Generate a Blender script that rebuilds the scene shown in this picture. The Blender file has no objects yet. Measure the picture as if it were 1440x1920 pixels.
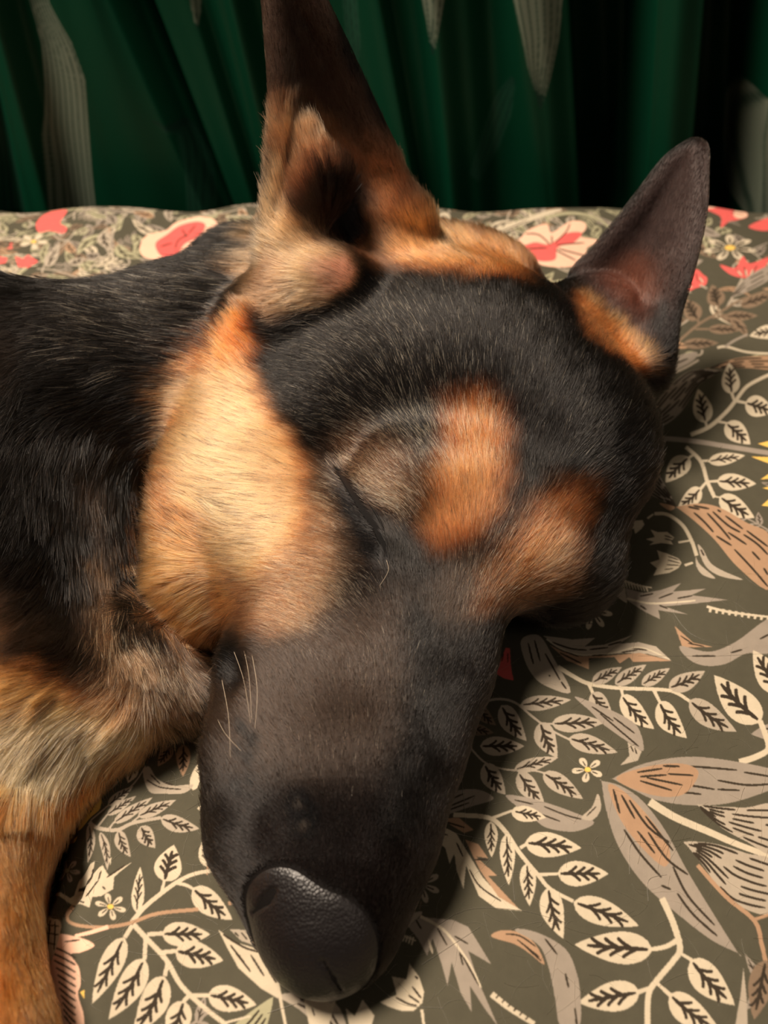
import bpy, math, random
import numpy as np
from mathutils import Vector
from mathutils.bvhtree import BVHTree
SC = 0.009            # modelling unit (about a centimetre) to metres
rng = np.random.default_rng(7); random.seed(7)
sc = bpy.context.scene
col = sc.collection
DENS = 1.0

# ------------------------------------------------------------------ camera, world, lights, exposure
PITCH = math.radians(48); FPX = 1500.; H = 30.
sp, cp = math.sin(PITCH), math.cos(PITCH)
CAMP = np.array([0, 0, H])
cam = bpy.data.cameras.new('camera'); camo = bpy.data.objects.new('camera', cam); col.objects.link(camo)
camo.location = (0, 0, H*SC); camo.rotation_euler = (math.pi/2-PITCH, 0, 0)
cam.sensor_fit = 'VERTICAL'; cam.sensor_height = 24.; cam.lens = 24.*FPX/1920.
cam.clip_start = .01; cam.clip_end = 30
cam.dof.use_dof = True; cam.dof.focus_distance = 31*SC; cam.dof.aperture_fstop = 6.5
sc.camera = camo
sc.view_settings.view_transform = 'Standard'; sc.view_settings.look = 'None'
sc.view_settings.gamma = 1; sc.view_settings.use_curve_mapping = False
sc.view_settings.exposure = 0.0
world = bpy.data.worlds.new('room_light'); sc.world = world; world.use_nodes = True
world.node_tree.nodes['Background'].inputs[0].default_value = (1, .80, .62, 1)
world.node_tree.nodes['Background'].inputs[1].default_value = .05
def area(name, loc, target, size, power, colr):
    l = bpy.data.lights.new(name, 'AREA'); l.shape = 'DISK'; l.size = size; l.energy = power; l.color = colr
    o = bpy.data.objects.new(name, l); col.objects.link(o); o.location = loc
    d = Vector(target)-Vector(loc); o.rotation_euler = d.to_track_quat('-Z', 'Y').to_euler(); return o
area('ceiling_lamp_light', (-.50, .36, 1.4), (0, .24, .03), .42, 51, (1, .83, .66))
area('right_fill_light', (.9, -.5, 1.2), (.05, .2, 0), .6, 1.6, (1, .82, .66))  # weak fill added from the right, stands for no lamp in the room

# ------------------------------------------------------------------ small helpers
def sRGB(r, g, b):
    c = np.array([r, g, b])/255.; return np.where(c <= .04045, c/12.92, ((c+.055)/1.055)**2.4)
def Wv(px, py, z):
    px, py = np.asarray(px, float), np.asarray(py, float)
    cx = (px-720)/FPX; cy = (960-py)/FPX; t = (H-z)/(sp-cy*cp)
    return np.stack([t*cx, t*(cp+cy*sp), z+0*t], -1)
def mesh_obj(name, V, Fc, mat, parent=None, smooth=True):
    me = bpy.data.meshes.new(name); V = np.asarray(V, float)*SC; Fc = np.asarray(Fc)
    me.vertices.add(len(V)); me.vertices.foreach_set('co', V.ravel())
    n, k = Fc.shape
    me.loops.add(n*k); me.loops.foreach_set('vertex_index', Fc.ravel().astype(np.int32))
    me.polygons.add(n); me.polygons.foreach_set('loop_start', (np.arange(n)*k).astype(np.int32))
    me.polygons.foreach_set('use_smooth', np.full(n, smooth)); me.update(calc_edges=True); me.validate()
    me.materials.append(mat); o = bpy.data.objects.new(name, me); col.objects.link(o)
    if parent: o.parent = parent
    return o
def new_mat(name):
    m = bpy.data.materials.new(name); m.use_nodes = True; nt = m.node_tree; return m, nt, nt.nodes['Principled BSDF']
def nd(nt, t, **k):
    n = nt.nodes.new(t)
    for a, b in k.items(): setattr(n, a, b)
    return n
# ------------------------------------------------------------------ flat print: vector drawing into a cloth texture
def sstep(a, b, x): t = np.clip((x-a)/(b-a), 0, 1); return t*t*(3-2*t)
EDGE = np.array([Wv(110,1640,0)[:2], Wv(82,1715,0)[:2], Wv(80,1800,0)[:2], Wv(102,1925,0)[:2], Wv(120,2050,0)[:2]])
DIMP = Wv(128,1665,0)[:2]
def hgt(x, y):
    x, y = np.asarray(x, float), np.asarray(y, float)
    h = .30*np.sin(x*.19+1.1)*np.sin(y*.16+.4)+.12*np.sin(x*.43+y*.31)+.06*np.sin(x*.9-y*.7+2)
    h = h+.5*np.exp(-((x+9)**2/30+(y-7)**2/22))
    ex = np.interp(y, EDGE[::-1, 1], EDGE[::-1, 0])
    w = sstep(13.5, 11., y)*sstep(-14, -4, y)
    s = ex-x
    h = h-w*3.2*sstep(-.5, 1.6, s)+w*.25*np.exp(-((s+1.4)/1.1)**2)
    h = h-1.5*np.exp(-((x-DIMP[0])**2/.22+(y-DIMP[1])**2/.55))
    h = h-.5*np.exp(-((x-2)**2/60+(y-24)**2/120))
    return h
def to_cloth(px, py):
    z = 0.
    for _ in range(6):
        P = Wv(px, py, z); z = hgt(P[..., 0], P[..., 1])
    return P[..., :2]
def to_curtain(px, py):
    cx = (np.asarray(px)-720)/FPX; cy = (960-np.asarray(py))/FPX; t = 65./(cp+cy*sp)
    return np.stack([t*cx, H-t*(sp-cy*cp)], -1)
class Canvas:
    def __init__(s, x0, y0, x1, y1, res, ground, T):
        s.x0, s.y0, s.r = x0, y0, res; s.w = int((x1-x0)/res); s.h = int((y1-y0)/res); s.x1 = x0+s.w*res; s.y1 = y0+s.h*res
        s.im = np.empty((s.h, s.w, 3), np.float32); s.im[:] = ground; s.T = T; s.ground = ground
    def uv(s, P): return (np.asarray(P, float)-[s.x0, s.y0])/s.r
    def fill(s, P, c, raw=False):
        P = np.asarray(P, float); Q = s.uv(P if raw else s.T(P[:, 0], P[:, 1]))
        a = np.maximum(np.floor(Q.min(0)).astype(int), 0); b = np.minimum(np.ceil(Q.max(0)).astype(int)+1, [s.w, s.h])
        if (b <= a).any() or (b-a).max() > 2500: return
        X, Y = np.meshgrid(np.arange(a[0], b[0])+.5, np.arange(a[1], b[1])+.5)
        ins = np.zeros(X.shape, bool)
        for (xa, ya), (xb, yb) in zip(Q, np.roll(Q, -1, 0)):
            if ya == yb: continue
            ins ^= ((ya > Y) != (yb > Y)) & (X < (xb-xa)*(Y-ya)/(yb-ya)+xa)
        s.im[a[1]:b[1], a[0]:b[0]][ins] = c
def smooth(P, n=6, closed=False):
    P = np.asarray(P, float)
    if len(P) < 3 and not closed:
        t = np.linspace(0, 1, n+1)[:, None]; return P[0]+(P[1]-P[0])*t
    m = len(P); out = []
    for i in range(m if closed else m-1):
        g = (lambda j: P[j % m]) if closed else (lambda j: P[min(max(j, 0), m-1)])
        p0, p1, p2, p3 = g(i-1), g(i), g(i+1), g(i+2)
        for u in np.linspace(0, 1, n, endpoint=False):
            out.append(.5*((2*p1)+(-p0+p2)*u+(2*p0-5*p1+4*p2-p3)*u*u+(-p0+3*p1-3*p2+p3)*u**3))
    if not closed: out.append(P[-1])
    return np.array(out)
COL = dict(C=sRGB(182,170,148), G=sRGB(136,126,114), L=sRGB(156,145,129), T=sRGB(154,124,98), B=sRGB(116,98,80), P=sRGB(218,176,152),
           R=sRGB(204,88,84), Y=sRGB(212,174,88), D=sRGB(70,67,54), K=sRGB(46,38,28), O=sRGB(150,146,118))
def stroke(cv, P, w, c='C', taper=.25, raw=False, n=6):
    P = smooth(P, n); d = np.gradient(P, axis=0); d /= np.linalg.norm(d, axis=1, keepdims=True)+1e-9
    nn = np.stack([-d[:, 1], d[:, 0]], 1); t = np.linspace(0, 1, len(P))
    ww = (w/2*(1-taper*t))[:, None]; cv.fill(np.concatenate([P+nn*ww, (P-nn*ww)[::-1]]), COL[c], raw)
def dash(cv, P, w, c='K', raw=False):
    P = smooth(P, 5); d = np.gradient(P, axis=0); d /= np.linalg.norm(d, axis=1, keepdims=True)+1e-9
    nn = np.stack([-d[:, 1], d[:, 0]], 1); t = np.linspace(0, 1, len(P))
    ww = (w/2*np.clip(1.6*np.sin(np.pi*np.clip(t, .04, .96))**.5, 0, 1))[:, None]
    cv.fill(np.concatenate([P+nn*ww, (P-nn*ww)[::-1]]), COL[c], raw)
def leaf(cv, bx, by, tx, ty, w, c='C', bend=.0, raw=False, veins=3, vc='K'):
    b, t = np.array([bx, by], float), np.array([tx, ty], float); L = np.linalg.norm(t-b); d = (t-b)/L; n = np.array([-d[1], d[0]])
    s = np.linspace(0, 1, 15); mid = b+d*L*s[:, None]+n*(bend*L*np.sin(np.pi*s))[:, None]
    prof = (np.sin(np.pi*s**.72)**.85*(1-.12*s))[:, None]*w/2; prof = np.nan_to_num(prof)
    cv.fill(np.concatenate([mid+n*prof, (mid-n*prof)[::-1]]), COL[c], raw)
    if not veins: return
    lw = max(w*.11, .02 if raw else 2.2)
    q = lambda u: b+d*L*u+n*bend*L*math.sin(math.pi*u)
    dash(cv, [q(.06), q(.3), q(.55), q(.84)], lw*1.1, vc, raw)
    for k in range(veins):
        u = .22+.5*k/veins
        for sgn in (1, -1):
            u2 = u+(.05 if sgn > 0 else -.03); e = q(u2)+d*L*.19+n*sgn*w*.29*(1-.3*k/veins)
            dash(cv, [q(u2), (q(u2)+e)/2+d*L*.02, e], lw, vc, raw)
def blade(cv, pts, c='G', streaks=(), w=3.2, raw=False, sm=True, n=5):
    cv.fill(smooth(pts, n, True) if sm else pts, COL[c], raw)
    for s in streaks: dash(cv, s, w, 'K', raw)
def auto_streaks(A, B, n, seed=0, spread=1.):
    """dashes running lengthwise between two side curves A and B (same direction)"""
    r = random.Random(seed); A = smooth(A, 8); B = smooth(B, 8); out = []
    for i in range(n):
        v = (i+.5)/n; u = r.random()*.25
        while u < .92:
            e = min(u+.18+r.random()*.3, .97); P = []
            for t in np.linspace(u, e, 4):
                a = A[int(t*(len(A)-1))]; b = B[int(t*(len(B)-1))]; P.append(a+(b-a)*v)
            out.append(P); u = e+.05+r.random()*.1
    return out
def daisy(cv, x, y, r, n=6, asp=1., c='C', cc='Y', rot=0., line=True, raw=False):
    for i in range(n):
        a = rot+2*math.pi*i/n; d = np.array([math.cos(a), math.sin(a)]); m = np.array([-d[1], d[0]]); w = r*1.9/n
        P = [np.array([0, 0])+d*r*.28+m*w*.25, d*r*.7+m*w*.62, d*r*.97+m*w*.3, d*r*.97-m*w*.3, d*r*.7-m*w*.62, d*r*.28-m*w*.25]
        P = smooth(np.array(P)*[1, asp]+[x, y], 4, True); cv.fill(P, COL[c], raw)
        if line: dash(cv, np.array([d*r*.3, d*r*.5, d*r*.72])*[1, asp]+[x, y], max(r*.07, .02 if raw else 1.6), 'K', raw)
    a = np.linspace(0, 2*math.pi, 14)[:-1]; cv.fill(np.stack([x+r*.2*np.cos(a), y+r*.2*asp*np.sin(a)], 1), COL[cc], raw)
def draw_cloth(cv):
    def L(*a, **k): leaf(cv, *a, **k)
    def S(P, w, c='C', **k): stroke(cv, P, w, c, **k)
    def Bd(P, c='G', st=(), w=3.2, **k): blade(cv, P, c, st, w, **k)
    def Z(P, w=3.): dash(cv, P, w)
    # upper right
    Bd([(1328,399),(1345,390),(1390,388),(1402,405),(1380,416),(1365,420),(1350,432),(1350,412)],'R',[[(1375,392),(1392,398)],[(1372,402),(1390,406)]],2)
    Bd([(1378,394),(1394,392),(1402,404),(1388,412),(1375,408)],'P',[[(1370,400),(1395,402)]],1.5)
    Bd([(1403,427),(1425,412),(1445,405),(1450,425),(1430,432)],'R')
    Bd([(1318,372),(1345,382),(1335,395),(1316,392)],'P',[[(1322,378),(1330,390)]],2)
    daisy(cv,1368,467,50,7,.47,'C','Y',.2)
    Bd([(1350,497),(1378,503),(1392,482),(1406,495),(1442,483),(1430,507),(1415,520),(1386,520),(1365,512)],'R',[[(1380,505),(1390,518)],[(1395,500),(1398,518)],[(1420,498),(1408,516)]],2)
    for q in ([(1383,508),(1391,517)],[(1398,506),(1400,518)],[(1412,506),(1406,518)]): dash(cv,q,3,'C')
    S([(1392,522),(1380,545),(1361,580)],5,'L'); S([(1408,470),(1440,455)],3,'G')
    Bd([(1272,528),(1290,522),(1305,505),(1318,515),(1326,522),(1322,535),(1305,540),(1290,546),(1275,538)],'R',[[(1285,530),(1300,534)],[(1305,512),(1308,528)],[(1316,518),(1312,530)]],2)
    dash(cv,[(1280,536),(1298,538)],3,'C'); dash(cv,[(1312,520),(1318,530)],3,'C'); S([(1312,534),(1326,541)],4,'L')
    Bd([(1310,425),(1330,432),(1350,446),(1320,446)],'G',[[(1315,432),(1338,442)]],2); Bd([(1290,488),(1318,488),(1300,500)],'G')
    L(1418,478,1437,462,14,'G',veins=1)
    S([(1195,690),(1265,645),(1310,608),(1350,585),(1390,562),(1445,543)],5,'B'); S([(1262,645),(1262,632),(1254,620),(1248,612)],4,'B')
    S([(1309,600),(1310,612)],4,'B'); S([(1347,574),(1345,590)],4,'B'); S([(1360,593),(1335,596)],4,'B'); S([(1328,617),(1303,617)],4,'B')
    L(1347,574,1335,534,36,'B'); L(1309,600,1283,560,36,'B'); L(1360,593,1421,592,20,'B'); L(1328,617,1392,618,19,'B'); L(1281,645,1348,643,21,'B'); L(1388,573,1452,550,24,'B')
    Bd([(1372,556),(1400,520),(1445,498),(1448,520),(1405,545)],'G',auto_streaks([(1372,556),(1400,522),(1445,500)],[(1372,556),(1405,545),(1448,520)],3,1),2)
    Bd([(1214,716),(1238,690),(1270,668),(1306,660),(1300,676),(1265,695),(1235,708)],'G',[[(1250,690),(1290,672)]],3); S([(1216,713),(1240,708),(1280,692),(1310,675)],5,'L')
    a=[(1352,694),(1300,694),(1262,718),(1222,770)]; b=[(1352,696),(1310,722),(1275,775),(1235,800)]
    Bd(a+b[::-1],'G',auto_streaks(a,b,7,2),3.4)
    a=[(1332,690),(1380,672),(1450,668)]; b=[(1332,690),(1400,690),(1450,692)]; Bd(a+b[::-1],'T',auto_streaks(a,b,4,3),3)
    S([(1345,652),(1362,650),(1400,660),(1445,663)],5,'C'); S([(1360,650),(1378,638),(1402,627)],5,'G'); L(1462,622,1405,630,28,'C',.05)
    S([(1295,815),(1330,800),(1362,772),(1380,750),(1400,725),(1430,708),(1450,700)],8,'C')
    S([(1372,737),(1378,755)],6); S([(1323,791),(1326,804)],5); S([(1382,752),(1397,755)],6); S([(1345,790),(1362,793)],5)
    L(1372,739,1367,680,36,'C'); L(1323,793,1309,729,38,'C'); L(1397,755,1452,772,42,'C'); L(1361,793,1407,833,40,'C')
    S([(1220,820),(1300,827),(1370,838),(1445,850)],9,'G',taper=0)
    # beside the head
    S([(1286,838),(1314,865),(1326,902),(1340,933)],7,'C',taper=0); S([(1292,858),(1301,852)],5); S([(1329,864),(1314,864)],5); S([(1345,902),(1326,903)],5); S([(1309,922),(1326,902)],6); S([(1340,931),(1352,933)],3)
    L(1292,857,1248,905,40,'C',.04); L(1328,865,1397,854,25,'C'); L(1344,902,1418,907,34,'C'); L(1314,915,1271,951,32,'C',-.06); L(1349,931,1415,971,40,'C',.03)
    a=[(1267,950),(1250,915),(1222,875)]; b=[(1267,952),(1235,935),(1200,915)]; Bd(a+b[::-1],'G',auto_streaks(a,b,6,4),3.2); Bd([(1236,943),(1265,950),(1255,957)],'T')
    Bd([(1178,950),(1192,930),(1207,951)],'L',[[(1188,938),(1196,948)]],3,sm=False)
    a=[(1270,950),(1310,944),(1350,952),(1400,980),(1445,1008)]; b=[(1270,952),(1300,975),(1340,1012),(1385,1065),(1445,1105)]
    Bd(a+b[::-1],'T',[[(1301,961),(1320,978),(1338,998)],[(1326,962),(1350,988),(1370,1012)],[(1336,959),(1365,985),(1388,998)],[(1343,1005),(1372,1023)],[(1365,998),(1400,1021)],[(1377,1030),(1410,1065),(1440,1100)],[(1400,995),(1440,1025)],[(1394,1002),(1420,1020),(1440,1040)],[(1410,1034),(1425,1050)],[(1360,967),(1393,992)],[(1290,950),(1312,955)],[(1300,948),(1330,954)],[(1345,956),(1352,960)],[(1432,1065),(1440,1078)]],4.)
    S([(1214,972),(1225,964)],4); S([(1227,963),(1252,965),(1280,985),(1297,1015),(1306,1042)],6,taper=-.2); S([(1272,1017),(1296,1013)],4); S([(1284,1060),(1299,1055)],5)
    for q in ([(1176,983),(1190,976),(1205,975),(1208,984),(1202,992),(1191,1001),(1189,991),(1178,992),(1184,987)],
              [(1220,993),(1234,998),(1251,997),(1264,1008),(1258,1015),(1262,1021),(1240,1018),(1217,1022),(1226,1016),(1211,1011),(1228,1007)],
              [(1232,1032),(1251,1038),(1272,1047),(1278,1055),(1272,1065),(1255,1074),(1225,1079),(1232,1066),(1219,1055),(1237,1049)]): Bd(q,'C',sm=False)
    for q in ([(1246,1004),(1262,1009)],[(1246,1010),(1262,1014)],[(1252,1043),(1273,1050)],[(1252,1050),(1275,1056)],[(1250,1059),(1274,1060)],[(1246,1068),(1262,1066)]): Z(q,2)
    Bd([(1308,1022),(1318,1030),(1332,1055),(1355,1070),(1393,1087),(1350,1080),(1322,1060)],'L',[[(1314,1030),(1320,1042)]]); Bd([(1305,1044),(1312,1058),(1341,1084),(1318,1078),(1306,1062)],'L')
    for q in ([(1421,832),(1445,826),(1445,840)],[(1408,856),(1445,857),(1445,870)],[(1426,899),(1445,886),(1445,897)],[(1430,915),(1445,912),(1445,919)],[(1428,948),(1445,933),(1445,950)]): Bd(q,'Y',sm=False)
    Bd([(1109,1062),(1132,1034),(1155,1052),(1180,1071),(1160,1070),(1170,1087),(1176,1132),(1146,1112),(1120,1087)],'L',[[(1128,1060),(1135,1046)],[(1120,1072),(1133,1094),(1152,1112)],[(1143,1080),(1149,1084)]],3,sm=False)
    S([(1109,1064),(1122,1092),(1145,1112)],2.5,'C')
    Bd([(1173,1103),(1207,1112),(1240,1106),(1277,1093),(1262,1109),(1323,1104),(1296,1116),(1365,1125),(1307,1131),(1246,1137),(1290,1152),(1234,1144),(1238,1161),(1207,1146),(1177,1126)],'G',[[(1200,1118),(1225,1113)],[(1235,1122),(1262,1112)],[(1200,1135),(1212,1143)],[(1236,1135),(1252,1141)],[(1270,1122),(1298,1117)]],3,sm=False)
    S([(1175,1122),(1215,1131),(1260,1130),(1304,1126)],4,'C'); 
    for i in range(8): S([(1172+i*5.5,1088+i*1.6),(1176+i*5.5,1103+i*.9)],4,'C',taper=.7)
    S([(1172,1089),(1195,1097),(1222,1102)],3,'C'); S([(1325,1137),(1370,1148),(1445,1157)],5,'C')
    for i in range(10): S([(1333+i*12,1138+i*2.0),(1331+i*12,1148+i*1.8)],6,'C',taper=.3)
    daisy(cv,1110,1145,39,8,.92,'C','Y',.2); Bd([(1030,1165),(1052,1150),(1068,1178)],'G',sm=False)
    # feathered leaf
    Bd([(1018,1192),(1073,1199),(1116,1196),(1096,1212),(1132,1209),(1185,1191),(1161,1207),(1198,1204),(1230,1212),(1259,1239),(1215,1226),(1170,1224),(1120,1229),(1080,1226),(1045,1212)],'L',[[(1035,1204),(1070,1216),(1100,1219)],[(1105,1218),(1140,1214)],[(1140,1210),(1165,1203)],[(1180,1215),(1215,1219)]],3,sm=False)
    Bd([(1030,1209),(1055,1222),(1090,1231),(1140,1229),(1200,1224),(1259,1239),(1187,1241),(1180,1232),(1162,1244),(1152,1232),(1104,1234),(1104,1255),(1062,1238)],'T',[[(1050,1224),(1090,1244)]],3,sm=False)
    S([(1025,1198),(1050,1215),(1090,1228),(1150,1224),(1200,1214),(1255,1236)],3.2,'C'); Z([(1060,1222),(1085,1231)],2.5); Z([(1110,1229),(1140,1228)],2.5); Z([(1165,1223),(1195,1219)],2.5)
    Bd([(977,1201),(994,1190),(1015,1195),(1038,1234),(1070,1298),(1019,1284),(994,1259),(980,1226)],'L',[[(990,1205),(1000,1245)],[(1002,1200),(1013,1240)],[(1022,1225),(1050,1275)],[(1052,1278),(1062,1292)],[(1029,1266),(1032,1268)]],3.4)
    Bd([(928,1262),(938,1240),(948,1215),(956,1215),(958,1250),(963,1276),(945,1272)],'R',[[(944,1225),(941,1240)],[(952,1225),(952,1242)]],2,sm=False)
    S([(1046,1250),(1075,1268),(1105,1282),(1160,1290),(1240,1293),(1270,1300),(1303,1322)],8,'C'); S([(1104,1282),(1113,1303)],7); S([(1165,1290),(1168,1306)],6); S([(1225,1292),(1240,1322)],7)
    L(1110,1280,1166,1251,26,'L'); L(1153,1283,1212,1246,28,'L'); L(1203,1284,1256,1253,26,'L'); L(1254,1290,1322,1258,36,'L',.04)
    L(1109,1299,1148,1342,36,'L',.05); L(1165,1303,1227,1367,40,'C',.06); L(1236,1315,1288,1384,44,'C',.08); L(1292,1313,1381,1372,44,'L',.04)
    Bd([(1265,1174),(1300,1205),(1337,1213),(1280,1214)],'T',[[(1276,1192),(1300,1208)],[(1290,1206),(1320,1212)]],2.5,sm=False)
    Bd([(1275,1211),(1330,1222),(1380,1203),(1445,1160),(1445,1222),(1400,1225),(1360,1245),(1320,1248),(1290,1235)],'G',[[(1298,1230),(1342,1230)],[(1370,1224),(1392,1218)],[(1425,1198),(1445,1188)]],3.5)
    L(1462,1300,1412,1219,50,'C'); L(1427,1354,1339,1266,62,'C',-.04); S([(1425,1352),(1436,1380),(1440,1405),(1415,1420),(1386,1429)],10,'C',taper=-.2)
    # grey sprigs beside the muzzle
    S([(885,1322),(930,1311),(965,1317),(1000,1345),(1035,1370),(1075,1390)],5,'L'); S([(1020,1357),(1038,1357)],4,'L')
    L(975,1322,1071,1312,30,'L'); L(940,1322,987,1389,40,'L',.05); L(1013,1354,1045,1421,42,'L',.06); L(1034,1357,1135,1354,36,'L'); L(1066,1384,1158,1411,36,'L'); L(892,1322,930,1360,26,'B',.05); L(870,1363,926,1374,24,'B'); L(900,1399,983,1399,38,'L')
    S([(862,1380),(880,1400),(910,1430),(950,1443),(1000,1445),(1022,1450)],4,'L')
    L(964,1443,1047,1420,26,'L'); L(908,1432,948,1490,40,'L',.05); L(972,1448,1021,1507,38,'L',.05); L(1018,1449,1093,1498,36,'L'); L(905,1300,920,1270,16,'B')
    Bd([(1078,1306),(1132,1326),(1173,1345),(1198,1367),(1206,1408),(1173,1388),(1132,1359),(1107,1334)],'G',[[(1110,1325),(1150,1352)],[(1125,1338),(1180,1385)],[(1150,1345),(1190,1375)],[(1165,1372),(1198,1400)]],3.2)
    Bd([(1177,1392),(1203,1409),(1196,1426),(1163,1435),(1180,1417)],'L',[[(1182,1398),(1188,1410)],[(1190,1402),(1194,1414)]],2.5,sm=False)
    Bd([(835,1440),(848,1436),(846,1448)],'R',sm=False)
    daisy(cv,1102,1443,30,5,.8,'C','Y',.5)
    a=[(1150,1459),(1200,1434),(1270,1420),(1340,1422),(1440,1440),(1490,1460)]; b=[(1150,1461),(1190,1482),(1230,1500),(1300,1510),(1380,1503),(1490,1464)]
    Bd(a+b[::-1],'G',[[(1195,1448),(1242,1441)],[(1200,1456),(1250,1453)],[(1243,1436),(1310,1438),(1382,1444)],[(1252,1451),(1308,1454)],[(1212,1458),(1280,1470),(1340,1480)],[(1200,1464),(1260,1482),(1315,1489)],[(1345,1463),(1400,1472),(1445,1470)],[(1345,1480),(1387,1482)],[(1395,1448),(1445,1456)]],4)
    Bd([(1155,1460),(1215,1437),(1280,1432),(1310,1450),(1280,1490),(1220,1490)],'T',[[(1195,1448),(1242,1441)],[(1200,1456),(1250,1453)],[(1252,1451),(1300,1454)],[(1212,1458),(1280,1472)],[(1200,1464),(1260,1482)],[(1243,1436),(1275,1437)]],4)
    a=[(1128,1464),(1165,1474),(1205,1502),(1248,1558),(1290,1635),(1345,1725),(1384,1787)]; b=[(1128,1466),(1137,1520),(1160,1588),(1205,1655),(1272,1715),(1335,1763),(1384,1787)]
    Bd(a+b[::-1],'G',(),n=8); Bd([(1140,1472),(1170,1484),(1215,1530),(1255,1590),(1245,1625),(1195,1580),(1160,1530)],'T')
    for q in ([(1150,1480),(1162,1525)],[(1165,1490),(1190,1535)],[(1180,1500),(1215,1550),(1255,1580)],[(1170,1555),(1200,1600),(1240,1645)],[(1195,1558),(1228,1600)],[(1215,1560),(1250,1610),(1290,1640)],[(1210,1530),(1262,1595)],[(1262,1625),(1290,1680),(1340,1735)],[(1270,1675),(1300,1715),(1345,1755)],[(1240,1660),(1258,1668)]): Z(q,4.5)
    S([(1218,1503),(1265,1532),(1330,1560),(1380,1582),(1445,1606)],15,'C',taper=.3)
    a=[(1308,1508),(1345,1512),(1400,1514),(1450,1512)]; b=[(1310,1512),(1350,1550),(1400,1578),(1450,1600)]; Bd(a+b[::-1],'L',auto_streaks(a,b,6,5),4)
    a=[(1285,1578),(1340,1582),(1400,1600),(1450,1618)]; b=[(1292,1590),(1320,1625),(1370,1690),(1450,1712)]; Bd(a+b[::-1],'L',auto_streaks(a,b,7,6),4.5)
    S([(1308,1622),(1360,1680),(1415,1727),(1428,1770),(1436,1805)],8,'T',taper=0); S([(1412,1725),(1445,1714)],7,'T'); L(1436,1800,1414,1912,50,'B')
    Bd([(1378,1925),(1388,1870),(1394,1815),(1400,1870),(1402,1925)],'L',sm=False)
    S([(1241,1684),(1262,1730),(1275,1778),(1262,1802),(1232,1838),(1216,1865),(1214,1925)],12,'C',taper=.1); S([(1222,1780),(1248,1775),(1268,1764)],8,taper=-.3); S([(1297,1800),(1275,1787)],7); S([(1197,1860),(1225,1850)],9); S([(1257,1866),(1230,1842)],8)
    L(1224,1781,1077,1771,64,'C'); L(1200,1860,1084,1880,60,'C'); L(1295,1799,1378,1885,58,'C',.04); L(1255,1864,1350,1932,54,'C',.05)
    S([(850,1528),(915,1533),(945,1556),(975,1600),(1010,1642),(1032,1667),(1075,1690)],9,'C'); S([(920,1535),(960,1520)],6); S([(975,1590),(990,1581)],7); S([(1010,1640),(1048,1638)],7)
    L(958,1521,1024,1533,32,'C'); L(920,1540,922,1608,26,'C'); L(950,1563,954,1660,30,'C'); L(984,1580,1090,1590,50,'C'); L(988,1618,993,1699,32,'C'); L(1045,1638,1141,1638,50,'C'); L(1028,1663,1056,1760,46,'C',.05); L(1075,1691,1198,1736,52,'C')
    Bd([(948,1493),(982,1494),(1018,1503),(1073,1522),(1114,1542),(1078,1559),(1028,1553),(1000,1535)],'G',[[(965,1500),(1000,1508)],[(1020,1512),(1060,1528),(1090,1536)],[(1010,1525),(1050,1540)]],3)
    Bd([(1121,1488),(1127,1515),(1112,1537),(1090,1533),(1110,1513)],'L',[[(1100,1530),(1118,1512)]],2.5); L(962,1521,1024,1533,30,'C')
    Bd([(800,1536),(821,1496),(858,1482),(899,1481),(925,1498),(881,1513),(830,1530)],'G',[[(830,1505),(870,1488)],[(835,1515),(890,1492)],[(815,1528),(880,1505)]],3)
    Bd([(826,1535),(860,1533),(888,1556),(870,1562)],'T',[[(836,1541),(872,1552)]],3,sm=False)
    Bd([(798,1556),(826,1548),(855,1562),(878,1600),(905,1645),(940,1683),(979,1708),(930,1703),(898,1680),(883,1645),(874,1622),(869,1666),(856,1632),(852,1600),(843,1620),(835,1590),(812,1572)],'C',[[(812,1560),(840,1566)],[(856,1580),(868,1606)],[(880,1630),(900,1662),(940,1690)]],3,sm=False)
    Bd([(872,1574),(897,1583),(915,1609),(893,1606),(932,1642),(915,1642),(972,1703),(935,1682),(900,1632)],'T',[[(890,1612),(915,1612)]],3,sm=False)
    daisy(cv,790,1658,36,7,1.,'L','O',.4); S([(790,1690),(786,1705)],2,'B'); Bd([(780,1605),(800,1596),(808,1604),(790,1612)],'B')
    Bd([(789,1719),(850,1725),(878,1738),(895,1765),(921,1808),(878,1783),(896,1838),(934,1925),(908,1890),(881,1848),(884,1897),(864,1862),(847,1804),(839,1848),(828,1807),(811,1759),(801,1792),(783,1759),(765,1737)],'G',[[(820,1740),(838,1772)],[(852,1755),(878,1770)],[(866,1790),(898,1848)],[(780,1725),(790,1742)],[(862,1785),(868,1810)]],3.4,sm=False)
    S([(788,1718),(830,1742),(862,1780),(885,1815),(902,1852)],6,'C',taper=.5); Bd([(722,1770),(750,1725),(778,1711),(792,1712),(765,1738),(738,1768)],'L',[[(740,1760),(765,1728)]],2.5)
    for i in range(6): S([(748+i*5.5,1750+i*1.5),(744+i*5.5,1760+i*2.4)],4,'C',taper=.4)
    S([(750,1752),(780,1764)],3,'C'); Bd([(803,1760),(810,1775),(812,1788),(806,1780)],'C'); Bd([(714,1789),(726,1784),(724,1790)],'L')
    Bd([(712,1879),(744,1865),(735,1831),(762,1836),(768,1807),(786,1832),(795,1859),(792,1880),(775,1896),(755,1896),(730,1888)],'C',[[(742,1870),(765,1882),(782,1886)],[(766,1866),(786,1880)],[(773,1850),(790,1872)],[(778,1830),(784,1836)]],4,sm=False); S([(791,1893),(795,1925)],6,'C')
    S([(922,1864),(955,1890),(1002,1920)],12,'C'); [Z([(930+i*11,1872+i*8.),(935+i*11,1866+i*8.)],3) for i in range(6)]
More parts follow.
